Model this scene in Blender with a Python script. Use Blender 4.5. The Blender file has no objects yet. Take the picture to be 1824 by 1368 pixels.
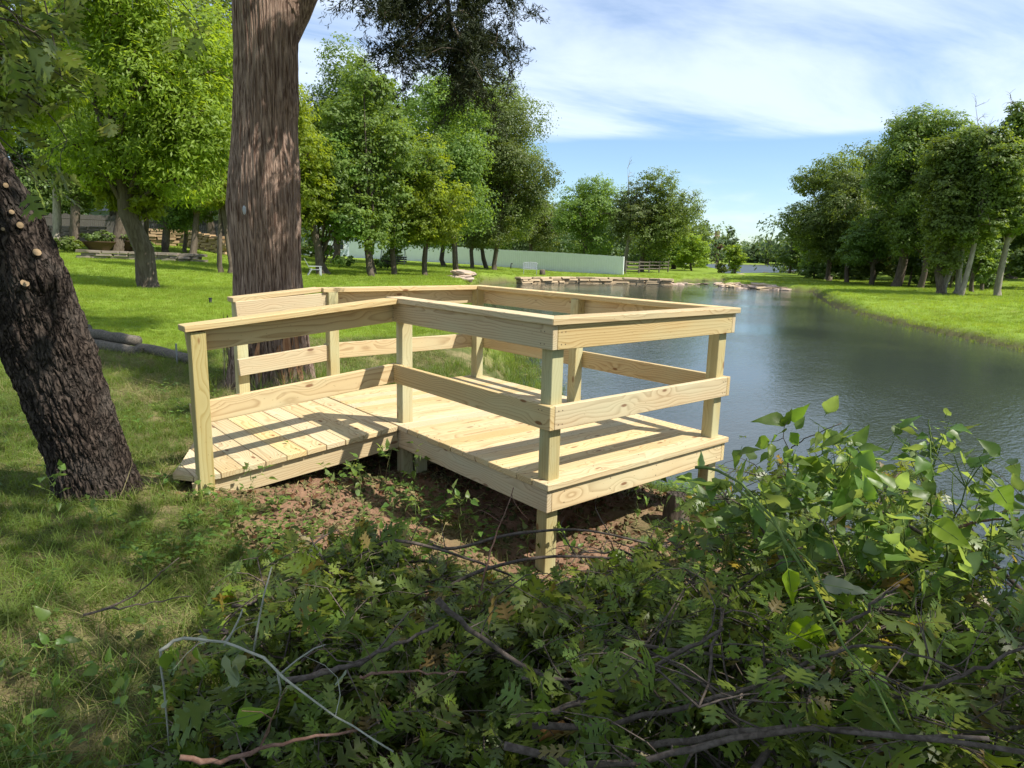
import bpy, bmesh, math, random
import numpy as np
from mathutils import Matrix, Vector

sc = bpy.context.scene
COL = sc.collection
rnd = random.Random(7)
rng = np.random.default_rng(7)

# ------------------------------------------------------------------ camera
CAM = np.array([-2.596, -2.749, 1.302])
CR = np.array([0.76903, -0.63873, 0.02475]); CU = np.array([0.10327, 0.16236, 0.98131]); CF = np.array([0.63081, 0.75210, -0.19082])
FPX = 1213.65                                   # focal length in pixels of the 1824 px wide photograph
cd = bpy.data.cameras.new('camera'); cam = bpy.data.objects.new('camera', cd); COL.objects.link(cam)
cam.matrix_world = Matrix(((CR[0], CU[0], -CF[0], CAM[0]), (CR[1], CU[1], -CF[1], CAM[1]), (CR[2], CU[2], -CF[2], CAM[2]), (0, 0, 0, 1)))
cd.sensor_width = 36; cd.lens = FPX/1824*36; cd.clip_start = .05; cd.clip_end = 3000
sc.camera = cam

# ------------------------------------------------------------------ light
SUN = Vector((.40, -.69, 1.0)).normalized()
sl = bpy.data.lights.new('sun', 'SUN'); sl.energy = 5.0; sl.angle = math.radians(.53); sl.color = (1, .945, .85)
so = bpy.data.objects.new('sun', sl); COL.objects.link(so); so.rotation_euler = SUN.to_track_quat('Z', 'Y').to_euler()
w = bpy.data.worlds.new('World'); sc.world = w; w.use_nodes = True
nt = w.node_tree; nt.nodes.clear()
def N(nt, t, **kw):
    n = nt.nodes.new(t)
    for k, v in kw.items():
        if k.startswith('i_'):
            n.inputs[int(k[2:]) if k[2:].isdigit() else k[2:].replace('_', ' ')].default_value = v
        else: setattr(n, k, v)
    return n
def L(nt, a, b): nt.links.new(a, b)
sky = N(nt, 'ShaderNodeTexSky', sky_type='NISHITA', sun_disc=False, sun_elevation=math.asin(SUN.z), sun_rotation=math.radians(150))
sky.air_density = 1.0; sky.dust_density = .15; sky.ozone_density = 1.3
tc = N(nt, 'ShaderNodeTexCoord'); sx = N(nt, 'ShaderNodeSeparateXYZ'); L(nt, tc.outputs['Generated'], sx.inputs[0])
mz = N(nt, 'ShaderNodeMath', operation='MAXIMUM', i_1=.012); L(nt, sx.outputs[2], mz.inputs[0])
dx = N(nt, 'ShaderNodeMath', operation='DIVIDE'); L(nt, sx.outputs[0], dx.inputs[0]); L(nt, mz.outputs[0], dx.inputs[1])
dy = N(nt, 'ShaderNodeMath', operation='DIVIDE'); L(nt, sx.outputs[1], dy.inputs[0]); L(nt, mz.outputs[0], dy.inputs[1])
cb = N(nt, 'ShaderNodeCombineXYZ'); L(nt, dx.outputs[0], cb.inputs[0]); L(nt, dy.outputs[0], cb.inputs[1])
mp = N(nt, 'ShaderNodeMapping'); mp.inputs['Rotation'].default_value = (0, 0, math.radians(42)); mp.inputs['Scale'].default_value = (.16, .42, 1); mp.inputs['Location'].default_value = (.3, 1.7, 0)
L(nt, cb.outputs[0], mp.inputs[0])
n1 = N(nt, 'ShaderNodeTexNoise', i_Scale=1.6, i_Detail=7.0, i_Roughness=.58, i_Distortion=.5); L(nt, mp.outputs[0], n1.inputs['Vector'])
r1 = N(nt, 'ShaderNodeMapRange', interpolation_type='SMOOTHSTEP'); r1.inputs[1].default_value = .25; r1.inputs[2].default_value = .60
L(nt, n1.outputs[0], r1.inputs[0])
# the sheet of high cloud ends far out, leaving clear air low over the horizon
n2 = N(nt, 'ShaderNodeTexNoise', i_Scale=.35, i_Detail=3.0); L(nt, cb.outputs[0], n2.inputs['Vector'])
rr = N(nt, 'ShaderNodeVectorMath', operation='LENGTH'); L(nt, cb.outputs[0], rr.inputs[0])
ad = N(nt, 'ShaderNodeMath', operation='MULTIPLY_ADD', i_1=2.2, i_2=-1.1); L(nt, n2.outputs[0], ad.inputs[0])
ad2 = N(nt, 'ShaderNodeMath', operation='ADD'); L(nt, rr.outputs['Value'], ad2.inputs[0]); L(nt, ad.outputs[0], ad2.inputs[1])
r2 = N(nt, 'ShaderNodeMapRange', interpolation_type='SMOOTHSTEP'); r2.inputs[1].default_value = 6.0; r2.inputs[2].default_value = 6.7; r2.inputs[3].default_value = 1; r2.inputs[4].default_value = 0
L(nt, ad2.outputs[0], r2.inputs[0])
m1 = N(nt, 'ShaderNodeMath', operation='MULTIPLY'); L(nt, r1.outputs[0], m1.inputs[0]); L(nt, r2.outputs[0], m1.inputs[1])
# small low clouds
mp3 = N(nt, 'ShaderNodeMapping'); mp3.inputs['Scale'].default_value = (3.2, 3.2, 13); L(nt, tc.outputs['Generated'], mp3.inputs[0])
n3 = N(nt, 'ShaderNodeTexNoise', i_Scale=1.3, i_Detail=6.0, i_Roughness=.55); L(nt, mp3.outputs[0], n3.inputs['Vector'])
r3 = N(nt, 'ShaderNodeMapRange', interpolation_type='SMOOTHSTEP'); r3.inputs[1].default_value = .50; r3.inputs[2].default_value = .70; r3.inputs[4].default_value = .6
L(nt, n3.outputs[0], r3.inputs[0])
r4 = N(nt, 'ShaderNodeMapRange', interpolation_type='SMOOTHSTEP'); r4.inputs[1].default_value = 8; r4.inputs[2].default_value = 11
L(nt, ad2.outputs[0], r4.inputs[0])
m3 = N(nt, 'ShaderNodeMath', operation='MULTIPLY'); L(nt, r3.outputs[0], m3.inputs[0]); L(nt, r4.outputs[0], m3.inputs[1])
m4 = N(nt, 'ShaderNodeMath', operation='MAXIMUM'); L(nt, m1.outputs[0], m4.inputs[0]); L(nt, m3.outputs[0], m4.inputs[1])
m5 = N(nt, 'ShaderNodeMath', operation='MULTIPLY_ADD', i_1=.72, i_2=.05); L(nt, m4.outputs[0], m5.inputs[0])
# Nishita is violet-grey seen through dust: a touch more cyan, as in the photograph
hs = N(nt, 'ShaderNodeMix', data_type='RGBA', blend_type='MULTIPLY'); hs.inputs[0].default_value = 1; L(nt, sky.outputs[0], hs.inputs[6]); hs.inputs[7].default_value = (1.0, 1.18, 1.36, 1)
mxs = N(nt, 'ShaderNodeMix', data_type='RGBA'); L(nt, m5.outputs[0], mxs.inputs[0]); L(nt, hs.outputs[2], mxs.inputs[6]); mxs.inputs[7].default_value = (8.2, 9.3, 11.0, 1)
bg = N(nt, 'ShaderNodeBackground'); bg.inputs[1].default_value = .078
wo = N(nt, 'ShaderNodeOutputWorld'); L(nt, mxs.outputs[2], bg.inputs[0]); L(nt, bg.outputs[0], wo.inputs[0])
sc.view_settings.view_transform = 'Standard'; sc.view_settings.look = 'None'; sc.view_settings.gamma = 1; sc.view_settings.use_curve_mapping = False
sc.view_settings.exposure = 0.70
sc.cycles.max_bounces = 7; sc.cycles.transparent_max_bounces = 8
sc.cycles.caustics_reflective = False; sc.cycles.caustics_refractive = False

# ------------------------------------------------------------------ helpers
def ray(px, py): return CF + CR*(px-912)/FPX - CU*(py-684)/FPX
def at_z(px, py, z):
    d = ray(px, py); return CAM + d*(z-CAM[2])/d[2]
def at_d(px, py, depth): return CAM + ray(px, py)*depth
def hash2(ix, iy, s):
    h = (ix.astype(np.int64)*374761393 + iy.astype(np.int64)*668265263 + s*982451653) & 0xffffffff
    h = ((h ^ (h >> 13))*1274126177) & 0xffffffff
    return ((h ^ (h >> 16)) & 0xffff)/65535.0
def vn(x, y, s=0):
    x = np.asarray(x, float); y = np.asarray(y, float)
    ix = np.floor(x); iy = np.floor(y); fx = x-ix; fy = y-iy
    fx = fx*fx*(3-2*fx); fy = fy*fy*(3-2*fy)
    a = hash2(ix, iy, s); b = hash2(ix+1, iy, s); c = hash2(ix, iy+1, s); d = hash2(ix+1, iy+1, s)
    return (a*(1-fx)+b*fx)*(1-fy)+(c*(1-fx)+d*fx)*fy
def fbm(x, y, s=0, o=4):
    r = 0; a = .5
    for k in range(o): r = r+a*vn(np.asarray(x)*2**k, np.asarray(y)*2**k, s+k); a *= .5
    return r/(1-.5**o)
def ss(a, b, x):
    t = np.clip((x-a)/(b-a), 0, 1); return t*t*(3-2*t)

def mesh(name, V, F, mats=(), smooth=False, midx=None):
    me = bpy.data.meshes.new(name)
    V = np.asarray(V, np.float32).reshape(-1, 3)
    if isinstance(F, np.ndarray):
        n, k = F.shape
        me.vertices.add(len(V)); me.vertices.foreach_set('co', V.ravel())
        me.loops.add(n*k); me.loops.foreach_set('vertex_index', F.astype(np.int32).ravel())
        me.polygons.add(n); me.polygons.foreach_set('loop_start', np.arange(0, n*k, k, dtype=np.int32)); me.polygons.foreach_set('loop_total', np.full(n, k, np.int32))
    else:
        me.from_pydata([tuple(map(float, v)) for v in V], [], F)
    if smooth: me.polygons.foreach_set('use_smooth', np.ones(len(me.polygons), bool))
    if midx is not None: me.polygons.foreach_set('material_index', np.asarray(midx, np.int32))
    me.update(calc_edges=True); me.validate()
    for m in (mats if isinstance(mats, (list, tuple)) else [mats]): me.materials.append(m)
    return me
def link(name, me, parent=None, loc=None, label=None, cat=None, group=None, kind=None):
    o = bpy.data.objects.new(name, me); COL.objects.link(o)
    if parent is not None: o.parent = parent
    if loc is not None: o.location = tuple(map(float, loc))
    if label: o['label'] = label
    if cat: o['category'] = cat
    if group: o['group'] = group
    if kind: o['kind'] = kind
    return o
def thing(name, label, cat, loc=(0, 0, 0), group=None): return link(name, None, None, loc, label, cat, group)

class Geo:                                       # collects polygons for one mesh
    def __init__(s): s.V = []; s.F = []; s.M = []
    def add(s, V, F, m=0):
        o = len(s.V); s.V += [tuple(map(float, v)) for v in V]; s.F += [tuple(i+o for i in f) for f in F]; s.M += [m]*len(F)
    def box(s, c, size, rz=0, m=0):
        x, y, z = size[0]/2, size[1]/2, size[2]/2; ca, sa = math.cos(rz), math.sin(rz)
        V = [(c[0]+a*x*ca-b*y*sa, c[1]+a*x*sa+b*y*ca, c[2]+d*z) for d in (-1, 1) for a, b in ((-1, -1), (1, -1), (1, 1), (-1, 1))]
        s.add(V, [(3, 2, 1, 0), (4, 5, 6, 7), (0, 1, 5, 4), (1, 2, 6, 5), (2, 3, 7, 6), (3, 0, 4, 7)], m)
    def tube(s, P, R, n=6, m=0, cap=True):
        P = [np.asarray(p, float) for p in P]
        if not hasattr(R, '__len__'): R = [R]*len(P)
        rings = []; up = np.array([.13, .21, .97])
        for i, p in enumerate(P):
            t = P[min(i+1, len(P)-1)]-P[max(i-1, 0)]; t = t/(np.linalg.norm(t)+1e-9)
            a = np.cross(t, up); l = np.linalg.norm(a)
            if l < .05: a = np.cross(t, (1, 0, 0)); l = np.linalg.norm(a)
            a /= l; b = np.cross(t, a)
            rings += [p+R[i]*(a*math.cos(q)+b*math.sin(q)) for q in [2*math.pi*k/n for k in range(n)]]
        F = [(i*n+k, i*n+(k+1) % n, (i+1)*n+(k+1) % n, (i+1)*n+k) for i in range(len(P)-1) for k in range(n)]
        if cap: F += [tuple(range(n-1, -1, -1)), tuple((len(P)-1)*n+k for k in range(n))]
        s.add(rings, F, m)
    def mesh(s, name, mats, smooth=False): return mesh(name, s.V, s.F, mats, smooth, s.M)

# ------------------------------------------------------------------ materials
def mat(name):
    m = bpy.data.materials.new(name); m.use_nodes = True
    b = m.node_tree.nodes['Principled BSDF']; b.inputs['Specular IOR Level'].default_value = .25; b.inputs['Roughness'].default_value = .8
    return m, m.node_tree, b
def ramp(nt, stops, src=None, interp='LINEAR'):
    r = N(nt, 'ShaderNodeValToRGB'); e = r.color_ramp.elements; r.color_ramp.interpolation = interp
    while len(e) < len(stops): e.new(.5)
    for k, (p, c) in enumerate(stops): e[k].position = p; e[k].color = (*c, 1)
    if src is not None: L(nt, src, r.inputs[0])
    return r
def mixc(nt, f, a, b, mode='MIX'):
    m = N(nt, 'ShaderNodeMix', data_type='RGBA', blend_type=mode)
    for s, v in ((0, f), (6, a), (7, b)):
        if hasattr(v, 'links'): L(nt, v, m.inputs[s])
        else: m.inputs[s].default_value = v if s == 0 else (*v, 1)
    return m.outputs[2]
def math_(nt, op, a, b=0.0, c=0.0):
    m = N(nt, 'ShaderNodeMath', operation=op)
    for s, v in enumerate((a, b, c)):
        if hasattr(v, 'links'): L(nt, v, m.inputs[s])
        else: m.inputs[s].default_value = v
    return m.outputs[0]
def noise(nt, vec, scale, detail=4, rough=.55, dist=0):
    n = N(nt, 'ShaderNodeTexNoise', i_Scale=scale, i_Detail=float(detail), i_Roughness=rough, i_Distortion=float(dist)); L(nt, vec, n.inputs['Vector']); return n.outputs[0]
def bump(nt, h, strength, dist, b):
    n = N(nt, 'ShaderNodeBump', i_Strength=strength, i_Distance=dist); L(nt, h, n.inputs['Height']); L(nt, n.outputs[0], b.inputs['Normal']); return n
def vscale(nt, v, s):
    m = N(nt, 'ShaderNodeVectorMath', operation='MULTIPLY'); L(nt, v, m.inputs[0]); m.inputs[1].default_value = s; return m.outputs[0]
def objvec(nt, k=50.0):                          # object coordinates shifted by the object's own random number
    tc = N(nt, 'ShaderNodeTexCoord'); oi = N(nt, 'ShaderNodeObjectInfo')
    r = math_(nt, 'MULTIPLY', oi.outputs['Random'], k)
    cb = N(nt, 'ShaderNodeCombineXYZ')
    for i in range(3): L(nt, r, cb.inputs[i])
    a = N(nt, 'ShaderNodeVectorMath', operation='ADD'); L(nt, tc.outputs['Object'], a.inputs[0]); L(nt, cb.outputs[0], a.inputs[1])
    return a.outputs[0], tc.outputs['Object'], oi.outputs['Random']

def wood_material(name, light, dark, knotc, green=0.0):
    m, nt, b = mat(name)
    v, ov, rn = objvec(nt)
    rn2 = math_(nt, 'FRACT', math_(nt, 'MULTIPLY', rn, 37.7)); rn3 = math_(nt, 'FRACT', math_(nt, 'MULTIPLY', rn, 91.3))
    st = vscale(nt, v, (.55, 4.0, 4.0))
    nz = N(nt, 'ShaderNodeTexNoise', i_Scale=1.5, i_Detail=2.0, i_Roughness=.5); L(nt, st, nz.inputs['Vector'])
    s = N(nt, 'ShaderNodeSeparateXYZ'); L(nt, ov, s.inputs[0])
    off = math_(nt, 'MULTIPLY_ADD', rn2, .22, -.11); off2 = math_(nt, 'MULTIPLY_ADD', rn3, .09, .02)
    yy = math_(nt, 'ADD', s.outputs[1], off); zz = math_(nt, 'ADD', s.outputs[2], off2)
    # knots: cells along the board
    kv = N(nt, 'ShaderNodeTexVoronoi', i_Scale=1.0, feature='F1'); kv.inputs['Randomness'].default_value = 1
    L(nt, vscale(nt, v, (3.2, 9.0, 9.0)), kv.inputs['Vector'])
    kd = kv.outputs['Distance']
    kn = N(nt, 'ShaderNodeMapRange', interpolation_type='SMOOTHSTEP'); kn.inputs[1].default_value = .07; kn.inputs[2].default_value = .13; kn.inputs[3].default_value = 1; kn.inputs[4].default_value = 0; L(nt, kd, kn.inputs[0])
    kw = N(nt, 'ShaderNodeMapRange', interpolation_type='SMOOTHSTEP'); kw.inputs[1].default_value = 0; kw.inputs[2].default_value = .55; kw.inputs[3].default_value = .035; kw.inputs[4].default_value = 0; L(nt, kd, kw.inputs[0])
    rad = math_(nt, 'SQRT', math_(nt, 'ADD', math_(nt, 'MULTIPLY', yy, yy), math_(nt, 'MULTIPLY', zz, zz)))
    rad = math_(nt, 'ADD', rad, math_(nt, 'MULTIPLY', nz.outputs[0], .085)); rad = math_(nt, 'ADD', rad, kw.outputs[0])
    ph = math_(nt, 'FRACT', math_(nt, 'MULTIPLY', rad, 62.0))
    ring = ramp(nt, [(0, (0, 0, 0)), (.55, (.25, .25, .25)), (.86, (1, 1, 1)), (1, (0, 0, 0))], ph)
    fib = noise(nt, vscale(nt, v, (6, 260, 260)), 1.0, 3, .6)
    fac = math_(nt, 'MULTIPLY', ring.outputs[0], math_(nt, 'MULTIPLY_ADD', fib, .85, .27))
    c = mixc(nt, fac, light, dark)
    c = mixc(nt, math_(nt, 'MULTIPLY_ADD', fib, .3, -.05), c, tuple(x*.86 for x in light))
    blot = noise(nt, vscale(nt, v, (1.3, 5, 5)), 2.0, 3)
    c = mixc(nt, math_(nt, 'MULTIPLY', blot, .35), c, (light[0]*.98, light[1]*.88, light[2]*.72))
    gr = N(nt, 'ShaderNodeMapRange'); gr.inputs[1].default_value = .45; gr.inputs[2].default_value = .75; gr.inputs[4].default_value = .35+green; L(nt, noise(nt, vscale(nt, v, (.8, 3, 3)), 1.7, 2), gr.inputs[0])
    c = mixc(nt, gr.outputs[0], c, (.50, .54, .36), 'MIX')
    c = mixc(nt, math_(nt, 'MULTIPLY', kn.outputs[0], .85), c, knotc)
    sp = N(nt, 'ShaderNodeTexVoronoi', i_Scale=1.0, feature='F1'); L(nt, vscale(nt, v, (16, 42, 42)), sp.inputs['Vector'])
    spm = N(nt, 'ShaderNodeMapRange'); spm.inputs[1].default_value = .04; spm.inputs[2].default_value = .12; spm.inputs[3].default_value = .55; spm.inputs[4].default_value = 0; L(nt, sp.outputs['Distance'], spm.inputs[0])
    c = mixc(nt, spm.outputs[0], c, (.16, .10, .05))
    tone = math_(nt, 'MULTIPLY_ADD', rn3, .24, .86)
    hv = N(nt, 'ShaderNodeHueSaturation'); L(nt, tone, hv.inputs['Value']); L(nt, c, hv.inputs['Color']); hv.inputs['Hue'].default_value = .5
    L(nt, math_(nt, 'MULTIPLY_ADD', rn2, .3, .85), hv.inputs['Saturation'])
    L(nt, hv.outputs[0], b.inputs['Base Color']); b.inputs['Roughness'].default_value = .72; b.inputs['Specular IOR Level'].default_value = .2
    bump(nt, math_(nt, 'ADD', math_(nt, 'MULTIPLY', fib, .5), math_(nt, 'MULTIPLY', ring.outputs[0], -.5)), .35, .0012, b)
    return m
M_wood = wood_material('pine_board', (.575, .455, .265), (.24, .13, .05), (.17, .07, .03))
M_post = wood_material('pine_post', (.45, .39, .21), (.27, .20, .08), (.19, .09, .04), .3)

def leaf_material(name, c1, c2, trans=.45, rough=.5, spec=.3, tcol=None, patch=1.0, under=None):
    m, nt, b = mat(name); b.inputs['Roughness'].default_value = rough; b.inputs['Specular IOR Level'].default_value = spec
    g = N(nt, 'ShaderNodeNewGeometry'); oi = N(nt, 'ShaderNodeObjectInfo')
    f = g.outputs['Random Per Island']
    nn = noise(nt, g.outputs['Position'], .9*patch, 3)
    c = mixc(nt, f, c1, c2)
    c = mixc(nt, ramp(nt, [(.35, (0, 0, 0)), (.7, (1, 1, 1))], nn).outputs[0], c, tuple(x*.72 for x in c1))
    if under: c = mixc(nt, math_(nt, 'MULTIPLY', g.outputs['Backfacing'], .75), c, under); c = mixc(nt, math_(nt, 'MULTIPLY', math_(nt, 'GREATER_THAN', math_(nt, 'FRACT', math_(nt, 'MULTIPLY', f, 53.3)), .955), .8), c, (.20, .13, .05))
    hv = N(nt, 'ShaderNodeHueSaturation'); L(nt, c, hv.inputs['Color'])
    L(nt, math_(nt, 'MULTIPLY_ADD', oi.outputs['Random'], .03, .485), hv.inputs['Hue']); L(nt, math_(nt, 'MULTIPLY_ADD', oi.outputs['Random'], .35, .82), hv.inputs['Value'])
    L(nt, hv.outputs[0], b.inputs['Base Color'])
    t = N(nt, 'ShaderNodeBsdfTranslucent')
    tt = mixc(nt, 1.0, hv.outputs[0], tcol or (2.2, 2.0, .75), 'MULTIPLY'); L(nt, tt, t.inputs[0])
    mx = N(nt, 'ShaderNodeMixShader'); mx.inputs[0].default_value = trans; L(nt, b.outputs[0], mx.inputs[1]); L(nt, t.outputs[0], mx.inputs[2])
    L(nt, mx.outputs[0], nt.nodes['Material Output'].inputs[0])
    return m
M_lime = leaf_material('lime_leaves', (.18, .255, .03), (.25, .32, .045), .5)
M_mid = leaf_material('mid_green_leaves', (.125, .195, .04), (.185, .26, .052), .42)
M_dark = leaf_material('dark_green_leaves', (.10, .155, .038), (.145, .205, .05), .38)
M_olive = leaf_material('olive_leaves', (.12, .165, .05), (.16, .20, .065), .38)
M_far = leaf_material('far_leaves', (.085, .135, .055), (.12, .17, .065), .35)
M_cedar = leaf_material('cedar_needles', (.022, .036, .012), (.04, .055, .018), .15, .7)
M_oakleaf = leaf_material('lobed_oak_leaves', (.095, .15, .022), (.21, .27, .04), .46, .40, .4, patch=4, under=(.19, .24, .11))
M_broad = leaf_material('broad_leaves', (.085, .165, .03), (.17, .26, .05), .45, .42, .4, patch=4, under=(.20, .27, .13))
M_yellowleaf = leaf_material('bright_yellow_green_leaf', (.20, .31, .02), (.24, .35, .03), .45, .45, .35)
M_greyleaf = leaf_material('pale_wilted_leaves', (.24, .29, .20), (.30, .34, .26), .3, .6, .3, patch=4)
M_grass = leaf_material('grass_blades', (.11, .17, .03), (.20, .26, .06), .42, .55, .25)
M_lawn = leaf_material('lawn_blades', (.17, .25, .028), (.25, .32, .045), .45, .55, .25, patch=.35)
M_straw = leaf_material('dry_grass_blades', (.27, .25, .10), (.36, .32, .15), .25, .7, .2, (1.2, 1.1, .9))
M_red = leaf_material('brown_dead_leaves', (.10, .05, .025), (.18, .09, .04), .2, .7, .2, (1.3, 1.0, .8))

def bark_material(name, c1, c2, sc_, bs=.5, st=(6, 6, 1.2), dist=.02):
    m, nt, b = mat(name); v, ov, rn = objvec(nt, 9)
    a = noise(nt, vscale(nt, v, st), sc_, 6, .65, .6); d = noise(nt, v, 2.5, 4)
    c = mixc(nt, ramp(nt, [(.40, (0, 0, 0)), (.60, (1, 1, 1))], a).outputs[0], c1, c2)
    c = mixc(nt, math_(nt, 'MULTIPLY', d, .5), c, tuple(x*.55 for x in c1))
    L(nt, c, b.inputs['Base Color']); b.inputs['Roughness'].default_value = .92; b.inputs['Specular IOR Level'].default_value = .15
    bump(nt, a, bs, dist, b); return m
M_bark = bark_material('grey_brown_bark', (.085, .065, .048), (.16, .13, .10), 2.5)
M_palebark = bark_material('pale_bark', (.22, .19, .15), (.36, .32, .26), 2.0)
def cracked_bark(name, c1, c2):
    m, nt, b = mat(name); v, ov, rn = objvec(nt, 9)
    w_ = N(nt, 'ShaderNodeTexNoise', i_Scale=9.0, i_Detail=3.0); L(nt, v, w_.inputs['Vector'])
    vv = N(nt, 'ShaderNodeVectorMath', operation='MULTIPLY_ADD'); L(nt, w_.outputs['Color'], vv.inputs[0]); vv.inputs[1].default_value = (.09, .09, .09); L(nt, v, vv.inputs[2])
    vo = N(nt, 'ShaderNodeTexVoronoi', feature='DISTANCE_TO_EDGE', i_Scale=1.0); L(nt, vscale(nt, vv.outputs[0], (38, 38, 8)), vo.inputs['Vector'])
    h = ramp(nt, [(0, (0, 0, 0)), (.22, (.8, .8, .8)), (.5, (1, 1, 1))], vo.outputs['Distance']).outputs[0]
    fine = noise(nt, vscale(nt, v, (1, 1, .5)), 90, 5, .65)
    c = mixc(nt, math_(nt, 'MULTIPLY', h, math_(nt, 'MULTIPLY_ADD', fine, 1.2, .1)), c1, c2)
    L(nt, mixc(nt, ramp(nt, [(.5, (0, 0, 0)), (.75, (.5, .5, .5))], noise(nt, v, 3.5, 4)).outputs[0], c, (.13, .115, .10)), b.inputs['Base Color']); b.inputs['Roughness'].default_value = .95; b.inputs['Specular IOR Level'].default_value = .12
    bump(nt, math_(nt, 'ADD', h, math_(nt, 'MULTIPLY', fine, .5)), 1.0, .014, b); return m
M_oakbark = cracked_bark('dark_oak_bark', (.016, .012, .010), (.105, .08, .064))
M_cedarbark = bark_material('cedar_bark', (.10, .058, .042), (.47, .34, .265), 7, 1.0, (10, 10, .45), .02)
M_cedarred = bark_material('peeled_cedar_bark', (.30, .14, .07), (.52, .30, .17), 5, .5, (8, 8, .6), .01)
M_twig = bark_material('twig_bark', (.075, .058, .048), (.16, .13, .11), 20, .3, (3, 3, 3), .002)
M_redtwig = bark_material('reddish_twig_bark', (.16, .085, .06), (.26, .16, .12), 20, .3, (3, 3, 3), .002)
M_greenstem = bark_material('green_stem', (.10, .16, .04), (.15, .20, .06), 15, .2, (3, 3, 3), .002)
M_greystem = bark_material('pale_grey_stem', (.30, .30, .24), (.42, .41, .34), 15, .2, (3, 3, 3), .002)
M_cutwood = bark_material('fresh_cut_wood', (.50, .34, .18), (.62, .44, .26), 8, .2, (3, 3, 3), .003)
M_log = bark_material('weathered_grey_log', (.10, .088, .07), (.21, .18, .145), 6, .5, (1.0, 8, 8), .008)
M_orangelog = bark_material('peeled_orange_wood', (.42, .20, .07), (.55, .30, .12), 5, .4, (2, 8, 8), .004)

def plain(name, col, rough=.6, metal=0, spec=.3, var=.15, sc_=6):
    m, nt, b = mat(name); v, ov, rn = objvec(nt, 9)
    c = mixc(nt, noise(nt, v, sc_, 4), tuple(x*(1-var) for x in col), tuple(min(1, x*(1+var)) for x in col))
    L(nt, c, b.inputs['Base Color']); b.inputs['Roughness'].default_value = rough; b.inputs['Metallic'].default_value = metal; b.inputs['Specular IOR Level'].default_value = spec
    return m
M_stone = plain('tan_limestone', (.42, .32, .20), .9, var=.3, sc_=3)
M_stonegrey = plain('grey_brown_stone', (.20, .165, .13), .9, var=.35, sc_=3)
M_rock = plain('pinkish_rock', (.42, .32, .25), .9, var=.3, sc_=1.5)
M_fence = plain('sage_green_paint', (.74, .77, .74), .7, var=.06, sc_=2)
M_darkfence = plain('weathered_dark_boards', (.075, .068, .06), .9, var=.3, sc_=2)
M_steel = plain('dull_steel', (.30, .30, .30), .5, .7)
M_black = plain('black_plastic', (.02, .02, .022), .5)
M_white = plain('white_paint', (.72, .72, .70), .6)
M_siding = plain('pale_blue_siding', (.50, .56, .62), .7, var=.05)
M_roof = plain('grey_shingles', (.17, .17, .18), .9, var=.3, sc_=9)
M_window = plain('dark_window', (.02, .025, .03), .1, spec=.6)
M_brick = plain('pale_red_brick', (.36, .22, .18), .9, var=.1)
M_terra = plain('terracotta', (.09, .05, .035), .8)
M_rustwall = plain('orange_stone', (.36, .25, .14), .9, var=.4, sc_=1.2)
M_red_chair = plain('pale_grey_chair', (.36, .38, .40), .6)

# ------------------------------------------------------------------ terrain height
WZ = -1.0
def poly_from_px(L_): return [tuple(at_z(px, py, WZ)[:2]) for px, py in L_]
MAIN = [(2.6, .35), (2.35, 1.3), (2.5, 2.6), (3.3, 4.0), (4.6, 5.6), (6.2, 7.6), (7.6, 10.1), (10.7, 15), (14.5, 20.6), (18.5, 25.5), (25.5, 34), (30.5, 37.6)] + \
    [(38.2, 35.5), (45.7, 33.1), (45.6, 29.5), (45.3, 24.5), (44.5, 20.8), (38.6, 17.5), (31.9, 13.5), (26.9, 9.45), (22.9, 5.9), (19.8, 2.4), (17.5, -2), (16, -9), (17, -32), (-12, -34), (-5, -14), (-.5, -8), (1.9, -4.5), (2.5, -2), (2.75, -.6)]
INLET = poly_from_px([(1222, 500.5), (1292, 500), (1286, 508.5), (1212, 508)])
LAKE = poly_from_px([(1296, 494.5), (1420, 493.5), (1520, 487), (1700, 482), (1500, 474.5), (1400, 472.3), (1330, 471.8), (1150, 467.5), (1000, 466), (1130, 474), (1250, 478.5), (1285, 487)])
def sdf(poly, x, y):
    x = np.asarray(x, float); y = np.asarray(y, float)
    d = np.full(x.shape, 1e18); ins = np.zeros(x.shape, bool); n = len(poly)
    for i in range(n):
        ax, ay = poly[i]; bx, by = poly[(i+1) % n]; ex, ey = bx-ax, by-ay
        t = np.clip(((x-ax)*ex+(y-ay)*ey)/(ex*ex+ey*ey), 0, 1)
        d = np.minimum(d, (x-ax-t*ex)**2+(y-ay-t*ey)**2)
        c = (ay > y) != (by > y)
        with np.errstate(divide='ignore', invalid='ignore'): xc = ax+(y-ay)*ex/(ey if abs(ey) > 1e-9 else 1e-9)
        ins ^= c & (x < xc)
    d = np.sqrt(d); return np.where(ins, -d, d)
def wdist(x, y): return np.minimum(np.minimum(sdf(MAIN, x, y), sdf(INLET, x, y)), sdf(LAKE, x, y))
def bd(px, D):                                  # plan position on the bearing of a column of the photograph, D metres out
    d = ray(px, 450)[:2]; d = d/np.linalg.norm(d); return CAM[:2]+d*D
CTRL = [(-2.6, -2.75, -.30), (-2.6, -.35, -.27), (-1.99, 1.77, -.25), (-1.47, 1.67, -.19), (-.86, 1.67, -.33), (-1.25, 1.0, -.34), (-.9, .3, -.42), (.1, 1.8, -.46), (-.05, -.08, -.60), (.4, -1.5, -.62), (-1.2, -1.2, -.42), (0, -4, -.5),
        (-.98, 3.1, -.17), (0, 4.3, -.15), (-2.5, 5.5, -.14), (-.18, 6.6, -.12), (1.5, 4.5, -.35), (1.8, 8, -.15), (-3, 9.7, .02), (-8, 2, -.1), (-6, -6, -.1), (5, 10, -.2), (9, 17, -.15)]
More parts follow.
